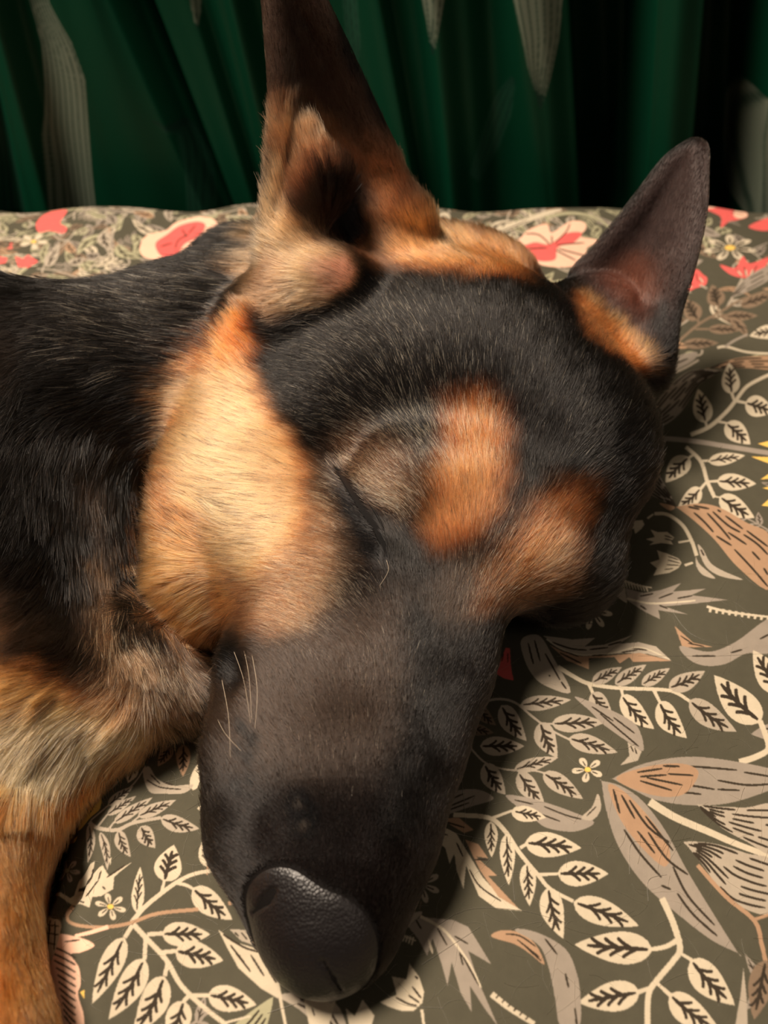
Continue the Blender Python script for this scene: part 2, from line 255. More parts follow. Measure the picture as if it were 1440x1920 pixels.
    Bd([(921,1756),(942,1744),(978,1750),(1005,1772),(1021,1809),(992,1787),(964,1770)],'T',[[(948,1751),(975,1755),(1005,1775)],[(970,1762),(1012,1795)],[(982,1772),(1015,1802)]],3)
    Bd([(965,1744),(992,1744),(1033,1760),(1064,1784),(1080,1820),(1088,1862),(1086,1925),(1051,1925),(1039,1862),(1028,1812),(1010,1772)],'G',[[(1022,1760),(1045,1790)],[(1060,1825),(1066,1852)],[(1078,1890),(1082,1925)]],4)
    Bd([(568,1864),(590,1880),(604,1866),(620,1882),(630,1874),(616,1925),(580,1925)],'C',[[(585,1890),(590,1905)]],3,sm=False); Bd([(648,1890),(665,1905),(680,1874),(702,1904),(696,1925),(655,1925)],'C',sm=False)
    # lower left
    S([(318,1374),(350,1386),(395,1402)],5,'C'); S([(326,1377),(321,1398)],3,'T'); S([(348,1385),(344,1397)],3,'T'); S([(366,1390),(392,1376)],4,'C')
    L(321,1397,296,1437,26,'T'); L(344,1396,343,1456,28,'T'); L(362,1482,372,1430,20,'C',veins=0); S([(388,1405),(388,1425)],6,'T')
    S([(170,1538),(215,1500),(252,1468),(273,1436)],3,'L'); Bd([(268,1450),(279,1437),(295,1460),(323,1473),(362,1471),(345,1487),(305,1488),(280,1484)],'L',[[(282,1452),(300,1470)],[(275,1462),(300,1476),(340,1480)],[(305,1466),(325,1472)]],2.6)
    S([(167,1541),(182,1552),(219,1556),(250,1543),(302,1533)],8,'L'); S([(183,1550),(201,1527)],4,'L'); S([(205,1553),(214,1541)],4,'L'); S([(245,1544),(262,1530)],4,'L')
    L(202,1510,250,1474,20,'L'); L(200,1528,256,1492,18,'L'); L(213,1543,286,1495,22,'L'); L(258,1531,330,1500,24,'L'); L(301,1534,374,1554,32,'L',.04)
    L(264,1549,291,1590,34,'L',.06); L(222,1557,245,1607,26,'L',.08); L(188,1560,201,1631,18,'L',-.06); L(167,1545,164,1618,18,'L',-.06); L(252,1436,240,1468,24,'C',veins=1); L(225,1450,204,1483,14,'L',veins=1)
    Bd([(186,1490),(188,1515),(166,1536),(146,1558),(158,1524)],'Y',[[(182,1500),(168,1525)]],2); Bd([(128,1580),(144,1568),(140,1578)],'Y'); Bd([(370,1516),(382,1508),(392,1514),(384,1522)],'C')
    L(390,1626,386,1564,34,'C'); S([(390,1622),(388,1640)],4,'T')
    S([(247,1729),(271,1701),(305,1673),(335,1652),(366,1638),(408,1631)],9,'C'); S([(303,1673),(308,1650)],6); S([(333,1656),(350,1660),(364,1668)],7)
    L(256,1711,263,1625,25,'C'); L(308,1653,326,1584,54,'C'); L(361,1665,436,1725,48,'C',.03)
    S([(138,1700),(126,1716),(132,1730),(160,1737),(200,1738),(243,1731),(295,1713),(372,1705)],6,'T',taper=-.2); S([(428,1694),(450,1690)],8,'T')
    Bd([(177,1614),(172,1640),(192,1622),(204,1642),(248,1616),(214,1644),(212,1667),(190,1680),(173,1682),(168,1702),(136,1698),(92,1678),(132,1684),(150,1655)],'C',[[(150,1675),(170,1645),(174,1628)],[(160,1680),(185,1650)],[(200,1645),(235,1622)],[(192,1662),(198,1668)],[(150,1690),(158,1692)],[(184,1650),(190,1632)]],3,sm=False)
    daisy(cv,207,1700,30,6,.85,'C','Y',.3); daisy(cv,125,1632,26,6,.9,'L','O',.2); Bd([(205,1612),(209,1606),(207,1624)],'C',sm=False)
    Bd([(92,1752),(150,1758),(177,1773),(150,1786),(132,1790),(147,1812),(151,1845),(146,1865),(157,1905),(152,1935),(108,1935),(90,1850),(82,1795)],'P',(),n=4)
    for i in range(11): Z([(96+i*2.4,1774+i*13),(118+i*1.6,1783+i*14),(142,1796+i*13.5)],3.6)
    S([(203,1738),(170,1748),(140,1755)],8,'P'); Z([(150,1762),(120,1766)],3)
    Bd([(80,1722),(104,1722),(114,1732),(110,1760),(98,1795),(86,1800),(78,1770)],'C',(),n=4)
    for q in ([(80,1732),(110,1736)],[(80,1748),(110,1752)],[(80,1766),(104,1770)],[(92,1724),(88,1796)],[(103,1726),(100,1780)]): Z(q,2.6)
    Bd([(150,1860),(158,1856),(158,1872)],'Y',sm=False)
    S([(250,1733),(274,1759),(311,1799),(335,1841),(360,1869),(396,1900),(425,1922)],10,'C',taper=.1)
    for q in ([(305,1750),(276,1752)],[(330,1783),(300,1786)],[(390,1866),(360,1867)],[(234,1758),(248,1735)],[(271,1799),(273,1760)],[(309,1830),(315,1803)],[(344,1878),(356,1865)]): S(q,8,taper=0)
    L(303,1751,394,1752,48,'C'); L(328,1783,419,1801,54,'C'); L(389,1865,481,1884,52,'C'); L(233,1757,173,1881,46,'C'); L(271,1797,204,1911,52,'C',-.03); L(308,1830,250,1940,56,'C',-.05); L(345,1876,318,1960,50,'C'); S([(421,1918),(470,1905)],5)
    Bd([(409,1743),(440,1766),(489,1781),(518,1801),(548,1836),(588,1856),(565,1861),(535,1850),(505,1822),(521,1838),(521,1872),(489,1853),(447,1815),(426,1777)],'C',[[(418,1752),(455,1775),(485,1785)],[(432,1772),(470,1822)],[(470,1790),(495,1830)],[(448,1791),(450,1794)],[(503,1818),(520,1845)]],4,sm=False)
    Bd([(430,1742),(468,1744),(487,1776),(452,1764)],'L',[[(440,1748),(448,1756)],[(452,1748),(464,1762)]],3,sm=False); S([(520,1842),(527,1880),(536,1925)],7,'C')
    # far strip behind the dog
    Bd([(262,462),(275,440),(310,428),(330,412),(372,402),(403,412),(407,432),(385,458),(352,472),(336,494),(310,503),(290,487),(268,480)],'P',(),n=5)
    Bd([(292,452),(312,436),(336,418),(368,411),(385,420),(372,440),(345,455),(330,478),(306,480),(294,468)],'R',[[(328,462),(334,446),(352,436)],[(300,460),(322,452)],[(340,425),(350,440)],[(366,418),(352,434)]],2.5)
    Bd([(66,414),(84,396),(112,388),(126,394),(112,416),(126,428),(118,438),(92,430),(72,432)],'R',(),n=3); Bd([(27,478),(42,484),(52,476),(72,490),(52,502),(34,500)],'R',sm=False); Bd([(-5,478),(14,482),(10,492),(-5,495)],'R',sm=False)
    daisy(cv,62,450,27,5,.6,'C','Y',.2,line=False); Bd([(496,388),(530,378),(516,404)],'R',sm=False); S([(50,502),(26,520)],5,'O')
    Bd([(945,458),(972,448),(990,432),(1024,424),(1034,440),(1068,420),(1094,420),(1098,432),(1088,447),(1122,452),(1098,470),(1118,486),(1080,500),(1028,500),(985,485)],'P',(),n=4)
    Bd([(968,470),(1000,455),(1030,460),(1060,442),(1090,440),(1075,458),(1045,466),(1040,488),(1004,488)],'R',(),n=4)
    for q in ([(1032,462),(1010,442),(985,438)],[(1035,460),(1034,445)],[(1040,458),(1060,440),(1068,424)],[(1026,466),(985,466)],[(1045,468),(1075,476),(1100,482)],[(1040,470),(1080,490)],[(1042,462),(1095,458)]): Z(q,2.5)
    S([(890,452),(950,425),(1052,396)],12,'C',taper=.3); Z([(920,437),(990,414)],2); S([(1025,412),(1070,404),(1120,410),(1150,432)],6,'O'); L(1125,425,1108,446,18,'O',veins=1)
def far_band(cv):
    """crowded pale foliage of the strip of cloth behind the dog"""
    r = random.Random(4)
    for _ in range(900):
        x = r.uniform(-30, 14) if r.random() < .8 else r.uniform(14, 40); y = r.uniform(38, 61)
        c = r.choice('OOLLGBTOC'); a = r.uniform(0, 6.28); Ls = r.uniform(1., 3.2); d = np.array([math.cos(a), math.sin(a)]); p = np.array([x, y]); n = np.array([-d[1], d[0]])
        if x > 12 and r.random() < .6: continue
        leaf(cv, *p, *(p+d*Ls), r.uniform(.5, 1.1), c, r.uniform(-.2, .2), raw=True, veins=2)
        if r.random() < .4: stroke(cv, [p-d*Ls*.5, p+n*.3, p+d*Ls], .14, 'L', raw=True)
def scatter_filler(cv, keep_out):
    """the same kinds of motif continued over the cloth beyond the part the photograph shows"""
    r = random.Random(11); occ = np.zeros((140, 140), bool)
    for _ in range(2600):
        x = r.uniform(cv.x0, cv.x1); y = r.uniform(cv.y0, cv.y1)
        if keep_out(x, y): continue
        i, j = int((x-cv.x0)/.5) % 140, int((y-cv.y0)/.5) % 140
        if occ[max(0, i-1):i+2, max(0, j-1):j+2].any(): continue
        occ[max(0, i-1):i+2, max(0, j-1):j+2] = True
        a = r.uniform(0, 6.28); k = r.random(); c = r.choice('COOLGGTBO'); d = np.array([math.cos(a), math.sin(a)]); n = np.array([-d[1], d[0]]); p = np.array([x, y])
        if k < .55:
            Ls = r.uniform(2., 3.6); bend = r.uniform(-.6, .6)
            P = [p, p+d*Ls*.5+n*bend*.4, p+d*Ls+n*bend*1.2]; stroke(cv, P, .12, c, raw=True)
            for q in range(4):
                u = .2+.22*q; b = p+d*Ls*u+n*bend*u*u
                for s in (1, -1):
                    e = b+(d*.7+n*s)*r.uniform(.6, .85); leaf(cv, *b, *e, .36, c, raw=True, veins=2)
        elif k < .85:
            Ls = r.uniform(1.8, 3.5); w = r.uniform(.4, .7); bd = r.uniform(-.2, .2)
            b, t = p, p+d*Ls; leaf(cv, *b, *t, w*1.6, c, bd, raw=True, veins=0)
            for s in (-.25, 0, .25):
                dash(cv, [b+d*Ls*.2+n*(s*w+bd*Ls*.6), b+d*Ls*.5+n*(s*w*1.2+bd*Ls), b+d*Ls*.75+n*(s*w+bd*Ls*.7)], .07, 'K', raw=True)
        elif k < .93: daisy(cv, x, y, .75, 6, 1, 'C', 'Y', a, raw=True)
        else:
            for s in (-.5, 0, .5):
                e = p+(d+n*s)*r.uniform(.7, .9); leaf(cv, *p, *e, .42, 'R', raw=True, veins=0)
def canvas_image(name, cv):
    im = cv.im; im = (im+np.roll(im, 1, 0)+np.roll(im, -1, 0)+np.roll(im, 1, 1)+np.roll(im, -1, 1))/5 if name != 'x' else im
    s = np.where(im <= .0031308, im*12.92, 1.055*np.maximum(im, 1e-6)**(1/2.4)-.055)
    img = bpy.data.images.new(name, cv.w, cv.h); a = np.ones((cv.h, cv.w, 4), np.float32); a[..., :3] = s
    img.pixels.foreach_set(a.ravel()); img.update(); img.pack(); return img
# ------------------------------------------------------------------ duvet and curtain (large surfaces)
def keep_out(x, y):
    P = np.array([x, y, 0.]); d = P-CAMP; t = d[1]*cp-d[2]*sp
    if t < 1: return False
    px = 720+FPX*d[0]/t; py = 960-FPX*(d[1]*sp+d[2]*cp)/t
    return (-40 < px < 1480 and 530 < py < 1960 and not (px < 250 and py < 1300)) or (1240 < px < 1480 and 395 < py)or (255 < px < 420 and 395 < py < 510) or (930 < px < 1130 and 410 < py < 510)
cloth = Canvas(-30, 3, 40, 66, .02, COL['D'], to_cloth)
scatter_filler(cloth, keep_out); far_band(cloth); draw_cloth(cloth)
m_cloth, nt, bs = new_mat('printed_cotton')
tc = nd(nt, 'ShaderNodeUVMap'); tc.uv_map = 'uv'
ti = nd(nt, 'ShaderNodeTexImage'); ti.image = canvas_image('duvet_print', cloth); ti.interpolation = 'Cubic'
nt.links.new(tc.outputs[0], ti.inputs[0])
oc = nd(nt, 'ShaderNodeTexCoord'); no = nd(nt, 'ShaderNodeTexNoise'); no.inputs['Scale'].default_value = 260; no.inputs['Detail'].default_value = 5
nt.links.new(oc.outputs['Object'], no.inputs['Vector'])
mr = nd(nt, 'ShaderNodeMapRange'); mr.inputs[3].default_value = .86; mr.inputs[4].default_value = 1.08; nt.links.new(no.outputs[0], mr.inputs[0])
mx = nd(nt, 'ShaderNodeMix', data_type='RGBA', blend_type='MULTIPLY'); mx.inputs[0].default_value = 1
nt.links.new(ti.outputs[0], mx.inputs[6]); nt.links.new(mr.outputs[0], mx.inputs[7]); nt.links.new(mx.outputs[2], bs.inputs['Base Color'])
bs.inputs['Roughness'].default_value = .85; bs.inputs['Specular IOR Level'].default_value = .25
w1 = nd(nt, 'ShaderNodeTexNoise'); w1.inputs['Scale'].default_value = 1400; nt.links.new(oc.outputs['Object'], w1.inputs['Vector'])
w2 = nd(nt, 'ShaderNodeTexNoise'); w2.inputs['Scale'].default_value = 22; w2.inputs['Detail'].default_value = 3; nt.links.new(oc.outputs['Object'], w2.inputs['Vector'])
bp = nd(nt, 'ShaderNodeBump'); bp.inputs['Strength'].default_value = .25; bp.inputs['Distance'].default_value = .0003; nt.links.new(w1.outputs[0], bp.inputs['Height'])
bp2 = nd(nt, 'ShaderNodeBump'); bp2.inputs['Strength'].default_value = .35; bp2.inputs['Distance'].default_value = .004; nt.links.new(w2.outputs[0], bp2.inputs['Height'])
nt.links.new(bp2.outputs[0], bp.inputs['Normal']); nt.links.new(bp.outputs[0], bs.inputs['Normal'])

def rolled(a, b, step, r=2.4, drop=24.):
    """positions along one axis: flat span a..b, both ends rolled over a rounded edge and dropped"""
    s = list(np.arange(a, b, step))+[b]; P = [(x, 0.) for x in s]; end = []
    for k in range(1, 9):
        q = k/8*math.pi/2; end.append((r*math.sin(q), -r*(1-math.cos(q))))
    for k in range(1, 7): end.append((r+.1*k, -r-(drop-r)*k/6))
    return np.array([(a-e, z) for e, z in end[::-1]]+P+[(b+e, z) for e, z in end])
gx = rolled(-75., 70., .4); gy = rolled(-26., 57.6, .4)
gx = gx[(gx[:, 0] > -90)]; X, Y = np.meshgrid(gx[:, 0], gy[:, 0], indexing='ij'); Zd = gx[:, 1][:, None]+gy[:, 1][None]
Zs = np.maximum(hgt(X, Y)+.22*np.sin(X*.55+.5)*sstep(48, 57, Y)+Zd, -26)
V = np.stack([X, Y, Zs], -1).reshape(-1, 3); nx, ny = X.shape; idx = np.arange(nx*ny).reshape(nx, ny)
Fq = np.stack([idx[:-1, :-1], idx[1:, :-1], idx[1:, 1:], idx[:-1, 1:]], -1).reshape(-1, 4)
duvet = mesh_obj('duvet', V, Fq, m_cloth)
uvl = duvet.data.uv_layers.new(name='uv'); q = cloth.uv(V[Fq.ravel()][:, :2]+np.stack([0*V[Fq.ravel()][:, 2], -np.minimum(V[Fq.ravel()][:, 2]+1.2, 0)*(V[Fq.ravel()][:, 1] > 50)], -1))/[cloth.w, cloth.h]
uvl.data.foreach_set('uv', q.astype(np.float32).ravel())
duvet['label'] = 'olive duvet printed with cream leaves and pink flowers under the sleeping dog'; duvet['category'] = 'duvet'

cur = Canvas(-60, -30, 70, 40, .06, sRGB(2, 52, 34), to_curtain)
COL['g'] = sRGB(104, 114, 100); COL['d'] = sRGB(16, 46, 36); COL['h'] = sRGB(26, 66, 50)
def cleaf(A, B, n, seed, c='g', w=2.4):
    blade(cur, A+B[::-1], c, (), sm=False)
    A2, B2 = smooth(A, 8), smooth(B, 8)
    for i in range(n):
        v = (i+.6)/(n+.2); P = A2*(1-v)+B2*v if len(A2) == len(B2) else None
        if P is not None: stroke(cur, P[::4], w, 'd', taper=0, n=3)
cleaf([(40,-60),(52,0),(75,80),(80,160),(80,250),(92,320),(104,400)], [(85,-60),(98,0),(140,70),(165,140),(170,230),(174,320),(180,400)], 7, 1)
cleaf([(930,-160),(962,0),(975,60),(985,110),(1008,190)], [(1075,-160),(1056,0),(1048,70),(1030,130),(1010,192)], 6, 2)
cleaf([(780,-60),(792,0),(800,40),(809,95)], [(840,-60),(830,0),(820,50),(811,96)], 3, 3)
cleaf([(640,-60),(642,0),(650,80),(668,150)], [(672,-60),(670,0),(676,80),(670,152)], 3, 4, 'h')
cleaf([(290,215),(330,250),(350,310),(355,400)], [(292,214),(350,255),(385,320),(402,400)], 4, 5, 'h')
cleaf([(352,-40),(362,0),(366,20),(372,45)], [(372,-40),(376,0),(377,20),(374,46)], 1, 6)
cleaf([(1428,180),(1412,250),(1405,330),(1404,420)], [(1460,180),(1460,250),(1462,330),(1466,420)], 4, 7)
cleaf([(880,330),(900,270),(930,200),(960,140)], [(900,345),(940,290),(960,220),(965,150)], 3, 8, 'h')
cleaf([(-60,150),(-30,220),(-10,300),(0,400)], [(-58,148),(0,200),(30,290),(50,400)], 4, 9, 'h')
rr = random.Random(5)
for _ in range(26):
    x = rr.uniform(-58, 66); z = rr.choice([rr.uniform(16, 38), rr.uniform(-28, -16)]); Ls = rr.uniform(7, 12); w = rr.uniform(2, 3.2); s = rr.uniform(-2, 2)
    blade(cur, [(x, z), (x+w, z+Ls*.4), (x+s+w, z+Ls), (x+s-.4, z+Ls), (x-w*.3, z+Ls*.5)], 'g', (), raw=True)
    for k in range(4): stroke(cur, [(x+.3*k, z+Ls*.15), (x+w*(k+.5)/5+.2, z+Ls*.5), (x+s+w*(k+.5)/5, z+Ls*.95)], .16, 'd', 0, True)
m_cur, nt, bs = new_mat('green_curtain_satin')
tc = nd(nt, 'ShaderNodeUVMap'); tc.uv_map = 'uv'; ti = nd(nt, 'ShaderNodeTexImage'); ti.image = canvas_image('curtain_print', cur)
nt.links.new(tc.outputs[0], ti.inputs[0]); nt.links.new(ti.outputs[0], bs.inputs['Base Color'])
bs.inputs['Roughness'].default_value = .5; bs.inputs['Specular IOR Level'].default_value = .15
bs.inputs['Sheen Weight'].default_value = .0
# fold lines: where each crosses the top of the view, where it meets the duvet edge, depth towards the camera
FOLD = [(-420,-260,0),(-330,-180,3),(-230,-120,-1.5),(-120,-50,3.2),(-60,20,0),(-30,60,2.6),(-6,92,3.2),(30,118,.6),(120,215,2.2),(178,300,2.9),(205,370,2.2),(232,392,-2.5),(262,428,-6.8),
        (285,432,1.6),(352,470,2.6),(372,486,1.0),(412,500,2.3),(434,520,3.0),(470,560,0.2),(560,640,1.5),(640,712,1.2),(700,772,3.0),(722,788,.2),(760,812,.8),(800,836,2.9),(850,880,1.2),(905,930,-.6),(955,1006,2.6),(990,1020,2.4),(1050,1072,.6),
        (1085,1098,-8.4),(1150,1160,-9.2),(1200,1186,-8.),(1214,1196,1.6),(1250,1230,2.4),(1298,1274,1.6),(1316,1296,-8.6),(1370,1350,-9.),(1412,1388,-8.),(1432,1402,1.8),(1490,1460,2.6),(1560,1520,0),(1640,1600,3),(1740,1690,-2),(1850,1790,3),(1980,1900,0)]
z_top = to_curtain(0, 0)[1]; z_bot = to_curtain(0, 370)[1]
xt = np.array([to_curtain(a, 0)[0] for a, _, _ in FOLD]); xb = np.array([to_curtain(b, 370)[0] for _, b, _ in FOLD]); dep = np.array([d for *_, d in FOLD])*.85
zz = np.linspace(-26, 62, 90); sub = 9; us = np.arange(0, (len(FOLD)-1)*sub+1)/sub
i0 = np.minimum(us.astype(int), len(FOLD)-2); f = us-i0; fs = f*f*(3-2*f)
rows = []
for z in zz:
    k = (np.clip(z, -6, 22)-z_bot)/(z_top-z_bot); xs = xb+(xt-xb)*k; xs = np.maximum.accumulate(xs+np.arange(len(xs))*.02)
    x = xs[i0]+(xs[i0+1]-xs[i0])*f; d = dep[i0]+(dep[i0+1]-dep[i0])*fs
    rows.append(np.stack([x, 66.-d-.25*np.sin(z*.13+us*.7), np.full(len(us), z)], -1))
V = np.array(rows); nz, nu = V.shape[:2]; idx = np.arange(nz*nu).reshape(nz, nu); Fq = np.stack([idx[:-1, :-1], idx[:-1, 1:], idx[1:, 1:], idx[1:, :-1]], -1).reshape(-1, 4); V = V.reshape(-1, 3)
curtain = mesh_obj('curtain', V, Fq, m_cur)
uvl = curtain.data.uv_layers.new(name='uv'); q = cur.uv(V[Fq.ravel()][:, [0, 2]])/[cur.w, cur.h]; uvl.data.foreach_set('uv', q.astype(np.float32).ravel())
curtain['label'] = 'dark green curtain with grey striped leaf print hanging in folds behind the bed'; curtain['category'] = 'curtain'
m_wall, nt, bs = new_mat('painted_plaster'); bs.inputs['Base Color'].default_value = (*sRGB(150, 138, 120), 1); bs.inputs['Roughness'].default_value = .9
nn_ = nd(nt, 'ShaderNodeTexNoise'); nn_.inputs['Scale'].default_value = 60; bb = nd(nt, 'ShaderNodeBump'); bb.inputs['Strength'].default_value = .1; nt.links.new(nn_.outputs[0], bb.inputs['Height']); nt.links.new(bb.outputs[0], bs.inputs['Normal'])
def boxm(name, lo, hi, mat, **k):
    lo, hi = np.array(lo, float), np.array(hi, float); V = np.array([[(lo, hi)[(i >> a) & 1][a] for a in range(3)] for i in range(8)])
    return mesh_obj(name, V, [[0, 2, 3, 1], [4, 5, 7, 6], [0, 1, 5, 4], [2, 6, 7, 3], [0, 4, 6, 2], [1, 3, 7, 5]], mat, smooth=False, **k)
wb = boxm('wall_back', (-170, 76, -48), (170, 82, 200), m_wall); wb['kind'] = 'structure'
m_fl, nt, bs = new_mat('wooden_floor'); bs.inputs['Base Color'].default_value = (*sRGB(120, 84, 56), 1); bs.inputs['Roughness'].default_value = .5
wv = nd(nt, 'ShaderNodeTexWave'); wv.inputs['Scale'].default_value = 6; cr = nd(nt, 'ShaderNodeValToRGB'); cr.color_ramp.elements[0].color = (*sRGB(96, 66, 44), 1); cr.color_ramp.elements[1].color = (*sRGB(138, 100, 68), 1)
nt.links.new(wv.outputs[0], cr.inputs[0]); nt.links.new(cr.outputs[0], bs.inputs['Base Color'])
fl = boxm('floor', (-170, -120, -52), (170, 82, -48), m_fl); fl['kind'] = 'structure'
m_mat, nt, bs = new_mat('mattress_ticking'); bs.inputs['Base Color'].default_value = (*sRGB(206, 198, 184), 1); bs.inputs['Roughness'].default_value = .9
mt = boxm('mattress', (-72, -23, -48), (67, 55, -8), m_mat); mt['label'] = 'pale mattress hidden beneath the floral duvet'; mt['category'] = 'mattress'
bv = mt.modifiers.new('bevel', 'BEVEL'); bv.width = .02; bv.segments = 3
# ------------------------------------------------------------------ the dog
def W(px, py, z): return Wv(px, py, z)
class Field:
    def __init__(s,lo,hi,h):
        s.lo=np.array(lo,float);s.h=h;s.n=(np.ceil((np.array(hi)-s.lo)/h)).astype(int)+1
        s.f=np.full(s.n,9.,np.float32)
    def block(s,lo,hi,m):
        a=np.clip(np.floor((np.array(lo)-m-s.lo)/s.h).astype(int),0,s.n);b=np.clip(np.ceil((np.array(hi)+m-s.lo)/s.h).astype(int)+1,0,s.n)
        if (b<=a).any(): return None
        sl=tuple(slice(i,j) for i,j in zip(a,b))
        g=[ (s.lo[i]+s.h*np.arange(a[i],b[i])).astype(np.float32) for i in range(3)]
        return sl,np.meshgrid(*g,indexing='ij',sparse=True)
    def comb(s,sl,d,k,op):
        f=s.f[sl]
        if op=='+':
            h=np.maximum(k-np.abs(f-d),0)/k if k>0 else 0
            s.f[sl]=np.minimum(f,d)-h*h*k*.25
        elif op=='-':
            d=-d;h=np.maximum(k-np.abs(f-d),0)/k
            s.f[sl]=np.maximum(f,d)+h*h*k*.25
    def ell(s,c,r,axes=None,k=1.,op='+'):
        c=np.array(c,float);r=np.array(r,float)*np.ones(3);A=np.eye(3) if axes is None else axes  # rows axes
        ext=np.sqrt(((A*r[:,None])**2).sum(0))
        q=s.block(c-ext,c+ext,k+1.)
        if q is None:return
        sl,(X,Y,Z)=q;X=X-c[0];Y=Y-c[1];Z=Z-c[2]
        q0=[A[i,0]*X+A[i,1]*Y+A[i,2]*Z for i in range(3)]
        k0=np.sqrt(sum((q0[i]/r[i])**2 for i in range(3)))
        k1=np.sqrt(sum((q0[i]/r[i]**2)**2 for i in range(3)))+1e-6
        d=k0*(k0-1)/k1
        s.comb(sl,d.astype(np.float32),k,op)
    def cone(s,a,b,ra,rb,k=1.,op='+'):
        a=np.array(a,float);b=np.array(b,float);m=max(ra,rb)
        q=s.block(np.minimum(a,b)-m,np.maximum(a,b)+m,k+1.)
        if q is None:return
        sl,(X,Y,Z)=q;v=b-a;L=(v@v)+1e-9
        t=np.clip(((X-a[0])*v[0]+(Y-a[1])*v[1]+(Z-a[2])*v[2])/L,0,1)
        d=np.sqrt((X-a[0]-t*v[0])**2+(Y-a[1]-t*v[1])**2+(Z-a[2]-t*v[2])**2)-(ra+(rb-ra)*t)
        s.comb(sl,d.astype(np.float32),k,op)
    def chain(s,pts,k=1.,op='+'):
        for (a,ra),(b,rb) in zip(pts[:-1],pts[1:]): s.cone(a,b,ra,rb,k,op)
    def mesh(s):
        f=s.f;n=f.shape
        ins=f<0
        c=np.zeros((n[0]-1,n[1]-1,n[2]-1),np.uint8)
        for i in (0,1):
            for j in (0,1):
                for k in (0,1):
                    c+=ins[i:n[0]-1+i,j:n[1]-1+j,k:n[2]-1+k]
        act=(c>0)&(c<8);idx=np.full(act.shape,-1,np.int64);cells=np.argwhere(act);idx[act]=np.arange(len(cells))
        P=np.zeros((len(cells),3));cnt=np.zeros(len(cells))
        corner=[(i,j,k) for i in(0,1) for j in(0,1) for k in(0,1)]
        val={o:f[cells[:,0]+o[0],cells[:,1]+o[1],cells[:,2]+o[2]] for o in corner}
        for o in corner:
            for ax in range(3):
                if o[ax]==0:
                    o2=list(o);o2[ax]=1;o2=tuple(o2);a=val[o];b=val[o2];m=(a<0)!=(b<0)
                    t=np.where(m,a/(a-b+1e-12),0);p=np.array(o,float)[None]+np.zeros((len(cells),1));p[:,ax]+=t
                    P[m]+=p[m];cnt[m]+=1
        V=(cells+P/cnt[:,None])*s.h+s.lo
        faces=[]
        for ax in range(3):
            u,v=[(1,2),(2,0),(0,1)][ax]
            sa=[slice(1,-1)]*3;sa[ax]=slice(0,-1)
            A=ins[tuple(sa)];sb=list(sa);sb[ax]=slice(1,None);B=ins[tuple(sb)]
            e=np.argwhere(A!=B);off=np.array([1,1,1]);off[ax]=0;e=e+off
            sgn=ins[e[:,0],e[:,1],e[:,2]]
            du=np.zeros(3,int);du[u]=1;dv=np.zeros(3,int);dv[v]=1
            q=[idx[tuple((e-x).T)] for x in (du+dv,dv,0*du,du)]
            q=np.stack(q,1);q[~sgn]=q[~sgn][:,::-1];faces.append(q)
        return V,np.concatenate(faces)
    def grad(s,P):
        g=[]
        for ax in range(3):
            d=np.zeros(3);d[ax]=s.h
            g.append(s.sample(P+d)-s.sample(P-d))
        g=np.stack(g,-1);return g/(np.linalg.norm(g,axis=-1,keepdims=True)+1e-9)
    def sample(s,P):
        q=(P-s.lo)/s.h;q=np.clip(q,0,np.array(s.n)-1.001);i=q.astype(int);t=q-i;r=0
        for a in(0,1):
            for b in(0,1):
                for c in(0,1):
                    w=(t[:,0] if a else 1-t[:,0])*(t[:,1] if b else 1-t[:,1])*(t[:,2] if c else 1-t[:,2])
                    r=r+w*s.f[i[:,0]+a,i[:,1]+b,i[:,2]+c]
        return r
def nrm(v): v=np.asarray(v,float);return v/np.linalg.norm(v)
def frame(a,b):   # rows: dir a, b-orth, cross
    a=nrm(a);b=np.asarray(b,float);b=nrm(b-a*(a@b));return np.stack([a,b,np.cross(a,b)])
def ear_sheet(F,L,M,Rr,r0,k=.4,nu=34,nv=16):
    """leaf of spheres through left edge, mid and right edge curves"""
    def cur(P,t):
        P=np.array(P,float);n=len(P);s=t*(n-1);i=min(int(s),n-2);u=s-i
        p0=P[max(i-1,0)];p1=P[i];p2=P[i+1];p3=P[min(i+2,n-1)]
        return .5*((2*p1)+(-p0+p2)*u+(2*p0-5*p1+4*p2-p3)*u*u+(-p0+3*p1-3*p2+p3)*u**3)
    rows=[]
    for i in range(nu+1):
        t=i/nu;l,m,r=cur(L,t),cur(M,t),cur(Rr,t)
        rows.append([ l*(2*(v-.5)*(v-1))+m*(4*v*(1-v))+r*(2*v*(v-.5)) for v in np.linspace(0,1,nv+1)])
    rows=np.array(rows)
    for i in range(nu):
        for j in range(nv+1):
            F.cone(rows[i,j],rows[i+1,j],r0*(1-.25*i/nu),r0*(1-.25*(i+1)/nu),k)
    return rows
def WT(px,py,t):
    cx=(px-720)/FPX;cy=(960-py)/FPX
    return np.array([t*cx,t*(cp+cy*sp),H-t*(sp-cy*cp)])
